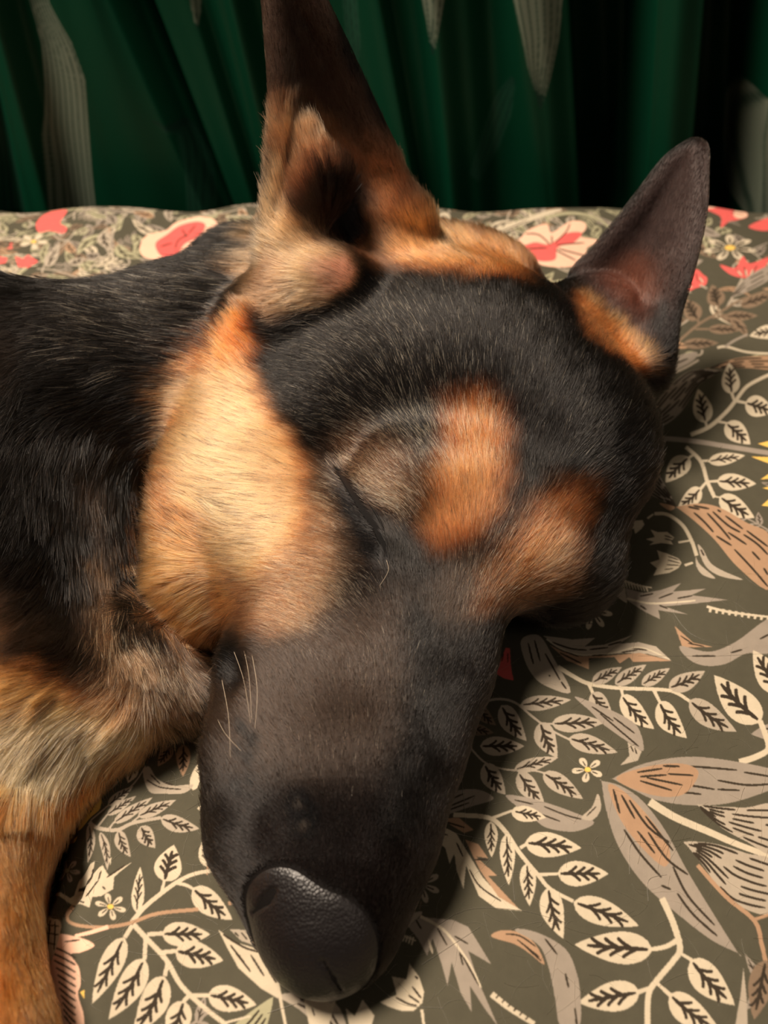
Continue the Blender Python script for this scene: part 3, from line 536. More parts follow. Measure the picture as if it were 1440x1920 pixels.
def build_dog(h=.3):
    F=Field((-66,-13,-4.6),(24,46,27.),h)
    # ---- skull
    F.ell(W(850,720,5.4),(7.4,7.2,5.1),frame((1,.1,0),(0,1,.15)),k=1)
    F.ell(W(1010,820,4.4),(5.5,6.3,4.1),frame((1,-.2,0),(0,1,0)),k=2.)
    F.ell(W(640,720,5.2),(4.6,6.0,4.2),k=2.)
    F.ell(W(855,555,5.2),(4.9,3.1,3.8),frame((1,-.1,0),(0,1,0)),k=2.)
    # brows
    F.ell(W(800,905,6.7),(2.9,2.4,1.7),k=1.6)
    F.ell(W(975,1010,5.0),(2.8,2.6,1.8),k=1.6)
    F.ell(W(900,960,5.0),(3.2,3.0,2.2),k=1.8)
    F.ell(W(1035,1050,2.6),(3.0,3.0,2.6),k=1.8)
    F.ell(WT(1110,610,41.6),(2.6,2.6,2.6),k=1.6)
    # right cheek and ruff
    F.ell(W(490,890,4.7),(4.3,4.6,2.9),frame((.8,-.6,0),(.6,.8,0)),k=1.8)
    F.ell(W(560,1030,4.5),(3.6,3.2,2.6),k=1.6)
    F.chain([(W(425,860,4.8),1.9),(W(392,1000,3.6),1.95),(W(388,1090,2.8),1.85),(W(412,1150,2.2),1.3)],k=1.4)
    F.chain([(W(455,730,5.6),2.8),(W(310,740,4.2),2.8),(W(180,740,4.2),3.4)],k=2.)
    # muzzle
    F.chain([(W(835,1080,4.2),2.9),(W(795,1250,3.6),2.3),(W(752,1400,3.1),2.0),(W(705,1560,2.5),1.85),(W(650,1690,2.0),1.8)],k=1.4)
    F.chain([(W(600,1130,3.9),3.1),(W(562,1280,2.9),2.85),(W(535,1420,2.4),2.65),(W(528,1550,2.0),2.35),(W(575,1660,1.8),2.0)],k=1.2)
    F.chain([(W(700,1150,3.4),3.4),(W(660,1330,2.8),3.15),(W(632,1500,2.2),2.85),(W(618,1650,1.7),2.35),(W(613,1745,1.5),1.9)],k=1.2)
    # furrow between the brows, eye socket corner, mouth corner, philtrum side
    F.chain([(W(935,860,10.9),.9),(W(915,980,9.4),1.0),(W(880,1090,8.4),.9)],k=1.2,op='-')
    F.chain([(W(742,1090,9.1),.8),(W(718,1030,9.6),.4),(W(690,975,9.75),.42),(W(655,915,9.95),.3),(W(632,880,10.1),.15)],k=.9,op='-')
    F.cone(W(412,1200,5.4),W(428,1262,5.1),.45,.5,k=1.,op='-')
    F.cone(W(660,1000,9.0),W(640,960,9.2),.2,.2,k=.3,op='-')
    # ---- neck and body
    F.chain([(W(700,600,5.0),5.2),(W(380,700,3.3),5.2),(W(150,780,3.0),5.7),(W(-150,820,3.0),7.2)],k=2.2)
    F.ell(W(470,520,5.8),(3.0,2.6,2.7),k=2.)
    F.ell(W(-160,760,3.6),(11,7.6,6.0),k=2.)
    F.chain([(W(175,900,1.8),2.0),(W(190,1100,1.4),2.0),(W(240,1230,1.4),2.0),(W(345,1300,1.1),1.35)],k=1.)
    F.chain([(W(-330,1150,3.0),7.5),(W(-60,1100,2.6),4.5),(W(40,1290,2.4),2.9),(W(230,1310,1.8),1.9)],k=1.2)
    F.chain([(W(-150,860,3.8),5.8),(W(30,900,3.0),4.3),(W(50,1020,2.2),3.6),(W(60,1130,1.8),3.0)],k=3.)
    F.chain([(W(-200,1350,2.6),3.8),(W(60,1365,2.0),2.1),(W(190,1362,1.4),1.3)],k=.8)
    # foreleg
    F.chain([(W(225,1375,.9),.9),(W(110,1430,1.0),1.5),(W(-15,1555,1.4),2.1),(W(-100,1740,1.7),2.3),(W(-88,1990,1.9),2.4)],k=1.)
    F.chain([(W(-200,1450,2.),3.5),(W(-150,1800,2.2),3.0),(W(-120,2050,2.2),3.0)],k=1.)
    LG=[(W(-15,1555,1.4),2.0),(W(-100,1740,1.7),2.3),(W(-88,1990,1.9),2.3)]
    F.chain([(p-np.array([.5,0,2.4]),r) for p,r in LG]+[(np.array([-12.6,-2,-.9]),1.9),(np.array([-12.4,-5,-.6]),1.8)],k=1.2)
    F.chain([(W(-88,1990,1.9),2.4),(np.array([-12.6,-1,.9]),2.1),(np.array([-12.4,-5,.4]),1.9)],k=1.2)
    F.ell((-12.3,-7.2,.1),(2.5,2.9,1.6),k=1.)
    for dx,dy in ((-1.7,-.4),(-.6,-1.1),(.6,-1.1),(1.7,-.4)): F.ell((-12.3+dx,-9.2+dy,-.1),(.75,1.4,1.15),k=.35)
    F.chain([(W(-150,820,3.0),7.2),(np.array([-40,30,3.5]),7.6),(np.array([-52,24,2.8]),7.)],k=2.5)
    # ---- ears
    F.ell(WT(575,540,36.6),(3.0,2.0,2.0),frame((1,0,.3),(0,1,0)),k=1.4)
    F.ell(WT(520,610,37.0),(1.9,1.6,1.8),k=1.4)
    F.chain([(WT(545,450,36.0),1.2),(WT(585,345,36.0),1.5),(WT(560,270,35.3),.9),(WT(528,200,34.6),.3)],k=.8)
    L=[WT(500,520,36),WT(514,380,35.2),WT(526,260,34.4),WT(518,100,33.4),WT(506,-60,32.5),WT(508,-160,32.2)]
    R=[WT(790,430,38.4),WT(738,310,37),WT(685,200,35.8),WT(634,90,34.5),WT(580,-20,33.3),WT(528,-160,32.2)]
    M=[WT(670,450,38.6),WT(640,340,37.8),WT(610,220,36.5),WT(580,90,34.9),WT(545,-40,33.4),WT(518,-165,32.3)]
    ear_sheet(F,L,M,R,.36)
    F.ell(WT(750,440,38.9),(1.5,1.1,1.5),k=1.6)
    L=[WT(1080,520,41.4),WT(1140,455,40.8),WT(1200,380,40.2),WT(1255,310,39.8),WT(1298,282,39.5)]
    R=[WT(1215,700,38.9),WT(1250,610,38.5),WT(1285,500,38.4),WT(1308,390,38.7),WT(1308,288,39.3)]
    M=[WT(1160,620,41.4),WT(1190,530,41.0),WT(1228,440,40.5),WT(1270,350,39.9),WT(1303,282,39.5)]
    ear_sheet(F,L,M,R,.34)
    F.ell(WT(1200,680,39.8),(1.3,2.0,1.9),k=1.4)
    gx_,gy_,gz_=[F.lo[i]+F.h*np.arange(F.n[i]) for i in range(3)]
    if 'hgt' in globals():   # rests on the cloth: nothing of the body below it
        gr=(hgt(gx_[:,None],gy_[None])+.13)[:,:,None]-gz_[None,None]; F.f=np.maximum(F.f,gr.astype(np.float32))
    F.f[:,:,0]=F.f[:,:,-1]=9;F.f[0]=9;F.f[:,0]=9
    return F

def vnoise(P, f, s):
    r = np.random.default_rng(s); out = np.zeros((len(P), 3))
    for k in range(6): K = r.normal(0, 1, (3, 3))*f*(.6+.25*k); out += np.sin(P@K+r.random(3)*6.28)*.4
    return out
HS = .22
F = build_dog(HS); V, Q = F.mesh()
for _ in range(3):                                   # relax the net, then put it back on the surface
    s = np.zeros_like(V); c = np.zeros(len(V))
    for k in range(4):
        np.add.at(s, Q[:, k], V[Q[:, (k+1) % 4]]+V[Q[:, (k+3) % 4]]); np.add.at(c, Q[:, k], 2)
    V = V*.4+s/c[:, None]*.6
bvh = BVHTree.FromPolygons([Vector(v) for v in V], [list(map(int, q)) for q in Q])
def px_dir(px, py):
    cx = (px-720)/FPX; cy = (960-py)/FPX; return np.array([cx, cp+cy*sp, -sp+cy*cp])
def hit(px, py):
    d = px_dir(px, py); h = bvh.ray_cast(Vector(CAMP), Vector(d)); return None if h[0] is None else (np.array(h[0]), np.array(h[1]))
def proj(P):
    d = P-CAMP; t = d[:, 1]*cp-d[:, 2]*sp; t = np.maximum(t, .5)
    return 720+FPX*d[:, 0]/t, 960-FPX*(d[:, 1]*sp+d[:, 2]*cp)/t, t
# coat colours, with the muzzle's sheen and shade worked in, drawn as patches with soft borders; looked up where the coat can be seen, carried on to the hidden side
PW, PH = 720, 960
PM = dict(K=(12,10,9), KB=(15,10,9), MZ=(52,42,36), TN=(196,128,78), CT=(224,168,120), OR=(192,100,46), BR=(98,66,46), GZ=(92,70,52), CR=(240,184,130), LC=(205,160,118),
          EI=(54,41,34), ED=(52,40,38), PK=(196,140,118), BK=(10,9,10), RB=(98,56,42), DG=(66,52,42), OB=(152,92,54))
def blur(a, r):
    if r < 1: return a
    k = np.exp(-np.arange(-2*r, 2*r+1)**2/(2.*r*r)); k /= k.sum()
    for ax in (0, 1): a = np.apply_along_axis(lambda v: np.convolve(np.pad(v, 2*r, 'edge'), k, 'valid'), ax, a)
    return a
def pmask(P, r):
    P = np.asarray(P, float)/2; X, Y = np.meshgrid(np.arange(PW)+.5, np.arange(PH)+.5); ins = np.zeros(X.shape, bool)
    for (xa, ya), (xb, yb) in zip(P, np.roll(P, -1, 0)):
        if ya != yb: ins ^= ((ya > Y) != (yb > Y)) & (X < (xb-xa)*(Y-ya)/(yb-ya)+xa)
    m = ins.astype(np.float32); r2 = int(r/2)
    if r2 < 1: return m
    a = np.maximum(P.min(0).astype(int)-3*r2, 0); b = np.minimum(P.max(0).astype(int)+3*r2, [PW, PH])
    m[a[1]:b[1], a[0]:b[0]] = blur(m[a[1]:b[1], a[0]:b[0]], r2); return m
paint = np.empty((PH, PW, 3), np.float32); paint[:] = sRGB(*PM['K']); salt = np.zeros((PH, PW), np.float32)
PATCH = [
 ('MZ', 1., 44, [(395,1200),(560,1170),(700,1130),(780,1120),(760,1300),(730,1450),(640,1500),(520,1480),(400,1440),(385,1330)]),  # grey-brown side of the muzzle, its lit sheen partly put into the colour
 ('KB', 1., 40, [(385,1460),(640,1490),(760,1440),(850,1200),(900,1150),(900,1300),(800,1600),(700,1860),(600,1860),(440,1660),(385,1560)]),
 ('K', 1., 16, [(752,1150),(830,1110),(900,1160),(860,1380),(800,1560),(700,1600),(720,1480),(752,1380),(765,1280)]),  # black coat on the bridge, painted to hold its shade against the lit side
 ('EI', 1., 6, [(490,-40),(600,-40),(640,90),(690,190),(745,300),(800,400),(760,470),(640,470),(500,440),(505,250)]),
 ('BR', .9, 18, [(690,250),(740,290),(800,400),(790,440),(740,440),(700,360)]),
 ('OB', .35, 14, [(715,300),(750,330),(780,400),(740,410),(700,360)]),
 ('BR', 1., 14, [(518,170),(560,210),(620,245),(680,300),(690,340),(640,320),(600,330),(570,370),(540,400),(512,330),(522,250)]),
 ('LC', .28, 20, [(530,215),(575,235),(640,275),(600,300),(545,290),(528,330),(516,340)]),
 ('LC', .8, 7, [(512,310),(528,320),(540,380),(560,420),(520,430),(498,420),(512,380)]),
 ('BK', 1., 12, [(590,345),(650,335),(700,370),(705,470),(670,500),(640,460),(600,420)]),
 ('LC', .75, 12, [(500,420),(545,415),(600,450),(650,480),(665,510),(650,545),(590,560),(520,580),(478,600),(462,560),(480,480)]),
 ('BR', .7, 14, [(470,500),(530,480),(560,530),(540,590),(480,620),(455,590)]),
 ('PK', .9, 6, [(605,490),(650,478),(668,508),(650,545),(610,550)]),
 ('BR', .9, 14, [(690,400),(760,420),(790,440),(780,500),(700,500),(680,460)]),
 ('TN', 1., 16, [(730,435),(780,418),(850,418),(925,443),(985,480),(1005,505),(930,515),(830,505),(755,482)]),
 ('OR', .6, 12, [(900,445),(985,480),(1005,505),(930,515),(880,500)]),
 ('TN', .9, 9, [(1075,545),(1105,560),(1165,605),(1222,668),(1215,700),(1150,668),(1095,620)]),
 ('ED', 1., 6, [(1070,505),(1130,450),(1200,370),(1260,290),(1330,260),(1330,400),(1290,520),(1240,650),(1225,668),(1165,603),(1105,550)]),
 ('RB', .8, 16, [(1120,520),(1180,470),(1230,500),(1225,560),(1190,600),(1150,570)]),
 ('BK', .9, 8, [(1215,600),(1250,560),(1262,600),(1240,680),(1215,640)]),
 ('OR', 1., 16, [(470,580),(492,640),(475,700),(420,720),(330,745),(395,680),(430,620)]),
 ('TN', 1., 14, [(315,745),(400,695),(470,690),(492,730),(530,810),(585,880),(600,960),(560,1040),(500,1100),(440,1150),(396,1190),(393,1230),(345,1208),(305,1160),(272,1080),(255,1000),(262,920),(320,850),(300,790)]),
 ('CT', 1., 22, [(335,745),(400,715),(470,715),(505,790),(560,870),(578,950),(545,1010),(480,1060),(440,1080),(400,1010),(370,930),(345,850)]),
 ('KB', .55, 10, [(262,880),(300,850),(400,1010),(385,1025),(330,985),(285,985)]),
 ('OB', .5, 16, [(262,920),(320,850),(360,930),(390,1010),(330,1010),(270,1000)]),
 ('CT', .25, 16, [(430,1050),(480,1050),(470,1110),(420,1180),(400,1170),(420,1100)]),
 ('GZ', .9, 16, [(575,880),(625,900),(660,980),(690,1050),(640,1110),(590,1190),(520,1200),(440,1180),(450,1100),(520,1070),(580,1000)]),
 ('OB', .35, 18, [(500,1080),(580,1000),(600,940),(630,1000),(620,1080),(580,1160),(500,1190),(460,1150)]),
 ('KB', .8, 14, [(600,880),(640,890),(700,990),(735,1080),(690,1130),(650,1090),(640,1000)]),
 ('BK', 1., 7, [(625,872),(660,890),(712,980),(735,1060),(700,1060),(665,1000),(640,930)]),
 ('BR', .35, 20, [(620,840),(700,810),(780,860),(800,930),(760,980),(700,930),(650,890)]),
 ('OB', .95, 18, [(850,880),(880,800),(925,810),(945,870),(935,960),(890,1020),(845,1040),(805,1020),(800,990),(828,960),(825,900)]),
 ('OR', .4, 20, [(840,790),(900,760),(940,800),(930,860),(850,880)]),
 ('TN', .3, 14, [(850,900),(910,880),(920,940),(860,990)]),
 ('OB', .95, 18, [(1100,920),(1085,990),(1045,1095),(985,1115),(920,1150),(880,1160),(905,1090),(955,1040),(1005,960),(1050,925)]),
 ('LC', .3, 14, [(1060,1000),(1050,1080),(1000,1100),(1010,1050)]),
 ('DG', .5, 20, [(860,1060),(940,1080),(900,1180),(830,1180),(800,1120)]),
 ('DG', .35, 12, [(155,860),(190,850),(205,980),(225,1110),(330,1180),(392,1290),(388,1375),(280,1350),(190,1260),(150,1150),(165,1000)]),
 ('GZ', .8, 12, [(160,1000),(180,1000),(205,1100),(280,1200),(370,1280),(380,1350),(300,1330),(210,1240),(175,1120)]),
 ('DG', .9, 20, [(-10,1010),(50,1060),(80,1160),(140,1240),(-10,1230)]),
 ('LC', .4, 14, [(-10,1100),(30,1140),(60,1220),(-10,1230)]),
 ('DG', .2, 30, [(-10,590),(60,620),(40,690),(-10,700)]),
 ('TN', 1., 12, [(-10,1225),(120,1235),(220,1265),(300,1340),(200,1330),(100,1310),(-10,1320)]),
 ('BK', 1., 10, [(398,1195),(425,1180),(460,1200),(468,1250),(450,1295),(415,1300),(398,1260)]),
 ('CR', 1., 12, [(-10,1340),(90,1310),(220,1310),(310,1345),(210,1400),(150,1440),(80,1470),(-10,1470)]),
 ('TN', 1., 10, [(100,1450),(220,1390),(310,1352),(330,1372),(250,1430),(190,1500),(60,1520)]),
 ('OR', 1., 10, [(-20,1462),(100,1452),(250,1420),(260,1440),(180,1520),(150,1560),(110,1650),(90,1760),(110,1940),(-20,1940)]),
 ('TN', .7, 20, [(-20,1470),(90,1470),(60,1540),(20,1640),(-20,1760)]),
 ('OB', .8, 12, [(240,1420),(262,1432),(180,1520),(140,1600),(100,1700),(85,1640),(110,1540),(170,1470)]),
]
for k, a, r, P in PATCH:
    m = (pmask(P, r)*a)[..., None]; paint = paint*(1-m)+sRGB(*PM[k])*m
for x, y, r in [(457,1372,14),(474,1400,14),(450,1415,11),(472,1432,12),(450,1490,13),(480,1470,10),(566,1515,24),(570,1552,26),(578,1535,22)]:
    m = pmask([(x+r*math.cos(a), y+r*1.3*math.sin(a)) for a in np.linspace(0, 6.28, 9)], 4)[..., None]*.9; paint = paint*(1-m)+sRGB(*PM['BK'])*m
for x, y, r in [(565,1516,5),(569,1558,7),(447,1085,0)]:
    if r: m = pmask([(x+r*math.cos(a), y+r*math.sin(a)) for a in np.linspace(0, 6.28, 7)], 3)[..., None]*.5; paint = paint*(1-m)+sRGB(110,96,84)*m
for x0, y0, x1, y1, r in [(440,1060,456,1110,9)]:
    m = pmask([(x0-r, y0), (x0+r, y0-6), (x1+r, y1), (x1-r, y1+6)], 8)[..., None]*.8; paint = paint*(1-m)+sRGB(60,48,46)*m
for v, r, P in [(.025, 30, [(480,640),(700,540),(1000,560),(1180,720),(1180,900),(960,800),(800,760),(560,860)]), (.07, 30, [(560,560),(760,560),(900,760),(800,860),(560,860)]),
                (.6, 14, [(640,850),(700,820),(780,860),(800,920),(770,985),(700,930),(650,890)]), (.2, 20, [(640,760),(760,760),(880,800),(900,880),(800,930),(640,860)]),
                (.35, 20, [(440,1090),(560,1000),(660,1060),(700,1120),(600,1200),(520,1190)]), (.10, 30, [(150,560),(480,470),(440,620),(300,680),(150,720)]), (.12, 20, [(850,1050),(1050,900),(1000,1120),(880,1200)]), (.012, 30, [(620,1150),(800,1150),(760,1450),(500,1500)]),
                (.2, 12, [(170,1120),(240,1120),(385,1290),(385,1370),(260,1330),(190,1220)]), (.3, 16, [(600,880),(640,900),(640,1050),(590,1090)]), (.3, 10, [(820,780),(930,760),(950,880),(840,900)])]:
    m = pmask(P, r); salt = salt*(1-m)+v*m
def lut(A, x, y): return A[np.clip((y/2).astype(int), 0, PH-1), np.clip((x/2).astype(int), 0, PW-1)]
# lie of the coat: x, y in the picture, direction the hair grows, length, region
FLOW = [(600,1600,-.1,-1,.22,0),(540,1560,-.5,-1,.28,0),(700,1600,.1,-1,.25,0),(430,1560,-.9,-.6,.35,0),(640,1450,-.05,-1,.33,0),(450,1450,-.6,-1,.45,0),(760,1400,.15,-1,.35,0),(560,1300,-.5,-1,.42,0),
 (450,1280,-.6,-.8,.5,0),(700,1300,0,-1,.4,0),(800,1250,.2,-1,.45,0),(850,1350,.4,-1,.4,0),(650,1170,-.8,-.6,.5,0),(560,1170,-1,-.3,.6,0),(760,1130,-.2,-1,.5,0),(850,1120,.2,-1,.55,0),(930,1120,.5,-1,.6,0),
 (480,1150,-1,.1,.7,0),(640,1050,-1,-.25,.6,0),(560,1020,-1,-.15,.75,0),(690,1030,-1,-.1,.3,0),(740,1040,.1,-1,.35,0),(770,1000,-.5,-.8,.45,0),(740,920,-.9,-.55,.55,0),(680,850,-1,-.5,.6,0),(800,860,-.6,-.9,.7,0),
 (840,1000,-.1,-1,.7,0),(880,940,.05,-1,.8,0),(900,860,-.05,-1,.8,0),(960,900,.1,-1,.8,0),(960,1010,.5,-1,.7,0),(1020,1040,.7,-.9,.8,0),(1060,950,.7,-.8,.85,0),(1130,900,.7,-.7,.9,0),(1000,800,.2,-1,.9,0),(1100,760,.4,-1,.9,0),
 (900,700,-.05,-1,.9,0),(780,720,-.3,-1,.9,0),(680,740,-.8,-.7,.8,0),(600,800,-1,-.3,.7,0),(560,700,-1,-.25,.7,0),(640,620,-1,-.4,.7,0),(760,580,-.5,-.9,.8,0),(880,560,-.1,-1,.9,0),(1000,620,.2,-1,.8,0),(1150,760,.5,-.9,.9,0),
 (860,460,-.1,-1,1.1,0),(780,440,-.5,-1,1.1,0),(960,490,.2,-1,.9,0),(1060,570,.5,-.8,.5,0),(1150,630,.7,-.5,.7,0),(1200,690,.9,-.1,.8,0),
 (550,920,-1,-.1,.7,0),(500,820,-1,-.2,.8,0),(440,780,-1,-.25,.8,0),(440,900,-1,-.05,1.1,0),(470,1020,-1,.05,.9,0),(380,860,-.9,-.3,1.1,0),(340,960,-.8,-.6,1.7,0),(400,1000,-.8,-.3,1.5,0),(300,900,-.7,-.9,1.7,0),(290,1010,-1,-.1,1.6,0),
 (300,1100,-1,.3,1.7,0),(345,1170,-.7,.8,1.5,0),(390,1150,-.9,.5,1.2,0),(400,1190,-.5,.9,.9,0),(350,760,-1,-.15,.9,0),(400,700,-.9,-.4,1.1,0),(450,650,-.7,-.8,1.5,0),(470,600,-.8,-.7,1.1,0),
 (350,620,-1,-.1,2.2,1),(430,480,-1,.1,1.8,1),(400,560,-1,0,2.,1),(250,600,-1,-.1,2.2,1),(100,600,-1,.2,1.8,1),(20,700,-.9,.6,2.,1),(200,700,-.9,.3,2.2,1),(150,850,-.4,1,2.2,1),(60,900,-.6,.8,2.2,1),(30,1100,-.9,.5,2.2,1),
 (190,950,.0,1,1.8,1),(200,1100,.1,1,1.8,1),(260,1200,.35,1,1.5,1),(340,1290,.5,.9,1.4,1),(380,1340,.1,1,1.3,1),(300,1330,.4,.9,1.5,1),
 (60,1270,-1,.3,2.0,2),(180,1290,-1,.4,2.0,2),(240,1340,-.9,.7,1.9,2),(120,1370,-.7,.8,2.4,2),(30,1400,-.5,1,2.4,2),(200,1380,-.8,.7,2.,2),(60,1450,-.4,1,1.9,2),(280,1360,-.6,.8,1.6,2),
 (240,1425,.2,.8,1.1,3),(180,1470,.3,.9,1.0,3),(130,1560,.1,1,1.0,3),(60,1540,-.2,1,.7,3),(20,1600,-.1,1,.6,3),(90,1680,.0,1,.8,3),(30,1800,.05,1,.7,3),(60,1900,.1,1,.7,3),
 (620,100,-.3,-1,.4,4),(560,50,-.2,-1,.35,4),(700,260,-.4,-1,.6,4),(760,380,-.4,-1,.8,4),(600,290,-.35,-1,1.4,4),(560,250,-.3,-1,1.1,4),(640,340,-.2,-1,1.4,4),(515,150,-.1,-1,.5,4),(520,380,-.4,-1,1.1,4),(560,470,-.9,-.6,.8,4),
 (620,510,-1,-.25,1.,4),(540,560,-1,.15,.9,4),(490,540,-1,0,.6,4),(600,560,-1,.1,.9,4),(650,500,-.5,-.3,.35,4),
 (1250,350,.5,-1,.3,5),(1200,480,.4,-1,.35,5),(1140,500,.5,-1,.3,5),(1270,530,.4,-1,.4,5),(1235,620,.3,-1,.6,5),(1180,590,.4,-.8,.45,5)]
fp, fd, fl_, fr = [], [], [], []
for x, y, dx, dy, L, reg in FLOW:
    h = hit(x, y)
    if h is None: continue
    P, n = h; q = math.hypot(dx, dy); t = (P-CAMP)@np.array([0, cp, -sp]); R_ = np.array([1., 0, 0]); U_ = np.array([0, sp, cp]); v = (R_*dx-U_*dy)/q
    d0 = px_dir(x, y); d0 = d0/np.linalg.norm(d0); den = d0@n
    v = v-d0*((v@n)/den) if abs(den) > .25 else v-n*(v@n)
    fp.append(P); fd.append(v/np.linalg.norm(v)); fl_.append(L); fr.append(reg)
fp, fd, fl_, fr = map(np.array, (fp, fd, fl_, fr))
def flow_at(P):
    D = np.zeros((len(P), 3)); L = np.zeros(len(P)); Rg = np.zeros(len(P), int)
    for a in range(0, len(P), 20000):
        d2 = ((P[a:a+20000, None]-fp[None])**2).sum(-1); w = 1/(d2+.08)**2; w /= w.sum(1, keepdims=True)
        D[a:a+20000] = w@fd; L[a:a+20000] = w@fl_; Rg[a:a+20000] = fr[d2.argmin(1)]
    return D, L, Rg
# which net points the photograph's camera sees, colour of each; the rest take the nearest seen colour
vx, vy, vt = proj(V); Nv = F.grad(V); toC = CAMP-V; dist = np.linalg.norm(toC, axis=1); face = (Nv*toC).sum(1)/dist
vis = np.zeros(len(V), bool); cand = np.where((face > .05) & (vx > -60) & (vx < 1500) & (vy > -120) & (vy < 2000))[0]
for i in cand:
    p = V[i]+Nv[i]*.25; h = bvh.ray_cast(Vector(p), Vector(toC[i]), 60); vis[i] = h[0] is None
from mathutils.kdtree import KDTree
vi = np.where(vis & (vx > -5) & (vx < 1445) & (vy > -5) & (vy < 1925))[0]; kd = KDTree(len(vi))
for k, i in enumerate(vi): kd.insert(V[i], k)
kd.balance()
src = np.arange(len(V)); seen = np.zeros(len(V), bool); seen[vi] = True
for i in np.where(~seen)[0]: src[i] = vi[kd.find(V[i])[1]]
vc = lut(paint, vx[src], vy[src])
far_ = np.linalg.norm(V-V[src], axis=1)
m_skin, nt, bs = new_mat('dog_skin'); at = nd(nt, 'ShaderNodeVertexColor'); at.layer_name = 'coat'; nt.links.new(at.outputs[0], bs.inputs['Base Color']); bs.inputs['Roughness'].default_value = .8; bs.inputs['Specular IOR Level'].default_value = .15
ns_ = nd(nt, 'ShaderNodeTexNoise'); ns_.inputs['Scale'].default_value = 900; bb = nd(nt, 'ShaderNodeBump'); bb.inputs['Strength'].default_value = .3; bb.inputs['Distance'].default_value = .0005; nt.links.new(ns_.outputs[0], bb.inputs['Height']); nt.links.new(bb.outputs[0], bs.inputs['Normal'])
dog = mesh_obj('dog', V, Q, m_skin)
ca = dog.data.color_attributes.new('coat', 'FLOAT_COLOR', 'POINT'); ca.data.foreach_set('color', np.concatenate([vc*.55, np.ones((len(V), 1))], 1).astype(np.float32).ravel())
dog['label'] = 'black and tan shepherd dog asleep with its head resting on the floral duvet'; dog['category'] = 'dog'
NF = Field((-8, 3.4, -1.2), (3, 12.5, 5.8), .075)
# leather follows the muzzle end, a little proud of it, inside an egg-shaped outline; then nostril and groove are cut
gN = [NF.lo[i]+NF.h*np.arange(NF.n[i]) for i in range(3)]; GX = np.stack(np.meshgrid(*gN, indexing='ij'), -1).reshape(-1, 3)
base = F.sample(GX).reshape(NF.n)-.05
NF.ell(W(598, 1762, 2.2), (2.25, 2.0, 2.6), frame((1, .18, .1), (0, 1, 0)), k=.01)
NF.ell(W(537, 1692, 3.0), (1.5, 1.25, 1.9), k=.6); NOUT = NF.f.copy()
NF.f = np.maximum(NF.f, base.astype(np.float32))+.12*np.maximum(0, 1-np.abs(NF.f-base)/.5).astype(np.float32)**2
NF.f[0] = NF.f[-1] = 9; NF.f[:, 0] = NF.f[:, -1] = 9; NF.f[:, :, 0] = NF.f[:, :, -1] = 9
NOST = [hit(514, 1671), hit(500, 1686), hit(487, 1699), hit(474, 1712)]; NOST = [h[0] for h in NOST if h]
NF.cone(NOST[0], NOST[1], .10, .15, k=.08, op='-'); NF.cone(NOST[1], NOST[2], .15, .08, k=.08, op='-')
if len(NOST) > 3: NF.cone(NOST[2], NOST[3], .06, .05, k=.08, op='-')
GR = [h[0] for h in (hit(606, 1800), hit(625, 1835), hit(640, 1858)) if h]
if len(GR) > 1: NF.chain([(p, .045) for p in GR], k=.12, op='-')
# ---- fur roots
T3 = np.concatenate([Q[:, [0, 1, 2]], Q[:, [0, 2, 3]]]); A_, B_, C_ = V[T3[:, 0]], V[T3[:, 1]], V[T3[:, 2]]
ar = np.linalg.norm(np.cross(B_-A_, C_-A_), axis=1)/2; cen = (A_+B_+C_)/3
sx, sy, st = proj(cen); fac = (F.grad(cen)*(CAMP-cen)).sum(1)/np.linalg.norm(CAMP-cen, axis=1)
tv = seen[T3].any(1)
N_SEEN, N_REST = int(620000*DENS), int(170000*DENS)
wA = ar*tv*np.clip(fac+.25, .12, 1)/st**2; wB = ar*((~tv) & (cen[:, 2] > -.3) & (cen[:, 0] > -64))
def sample(w, n):
    t = np.searchsorted(np.cumsum(w)/w.sum(), rng.random(n)); t = np.minimum(t, len(w)-1)
    u, v = rng.random(n), rng.random(n); s = u+v > 1; u[s], v[s] = 1-u[s], 1-v[s]
    return A_[t]+(B_[t]-A_[t])*u[:, None]+(C_[t]-A_[t])*v[:, None], t
PA, tA = sample(wA, N_SEEN); PB, tB = sample(wB, N_REST); Pr = np.concatenate([PA, PB]); tr_ = np.concatenate([tA, tB]); rest = np.arange(len(Pr)) >= N_SEEN
x, y, t_ = proj(Pr)
NOSE = np.array([(484,1655),(505,1632),(545,1628),(590,1660),(640,1705),(690,1740),(745,1790),(700,1900),(560,1900),(440,1760),(455,1690)], float)
EYE = np.array([(628,877),(648,888),(672,918),(697,953),(714,990),(726,1030),(725,1052),(716,1026),(702,992),(680,962),(656,924),(636,892)], float)
def inpoly(P, x, y):
    ins = np.zeros(len(x), bool)
    for (xa, ya), (xb, yb) in zip(P, np.roll(P, -1, 0)): 
        if ya != yb: ins ^= ((ya > y) != (yb > y)) & (x < (xb-xa)*(y-ya)/(yb-ya)+xa)
    return ins
nfs_ = NF.f; NF.f = NOUT; nf_ = NF.sample(Pr); NF.f = nfs_; keep = ~((nf_ < -.2+.16*rng.random(len(Pr))) & (Pr[:, 1] < 12.5)) & ~(inpoly(EYE, x, y) & ~rest) & (Pr[:, 2] > -.6)
Pr, tr_, rest, x, y, t_ = Pr[keep], tr_[keep], rest[keep], x[keep], y[keep], t_[keep]
n = F.grad(Pr); D, L, Rg = flow_at(Pr)
jit = rng.normal(0, 1, (len(Pr), 2))*np.where(L > 1, 9, 4)[:, None]
wob = vnoise(Pr, 2.2, 31)*np.where(L > .95, 11, 5)[:, None]; cs = lut(paint, x+jit[:, 0]+wob[:, 0], y+jit[:, 1]+wob[:, 1]); sv = lut(salt, x, y); allsee = seen[T3[tr_]].all(1)
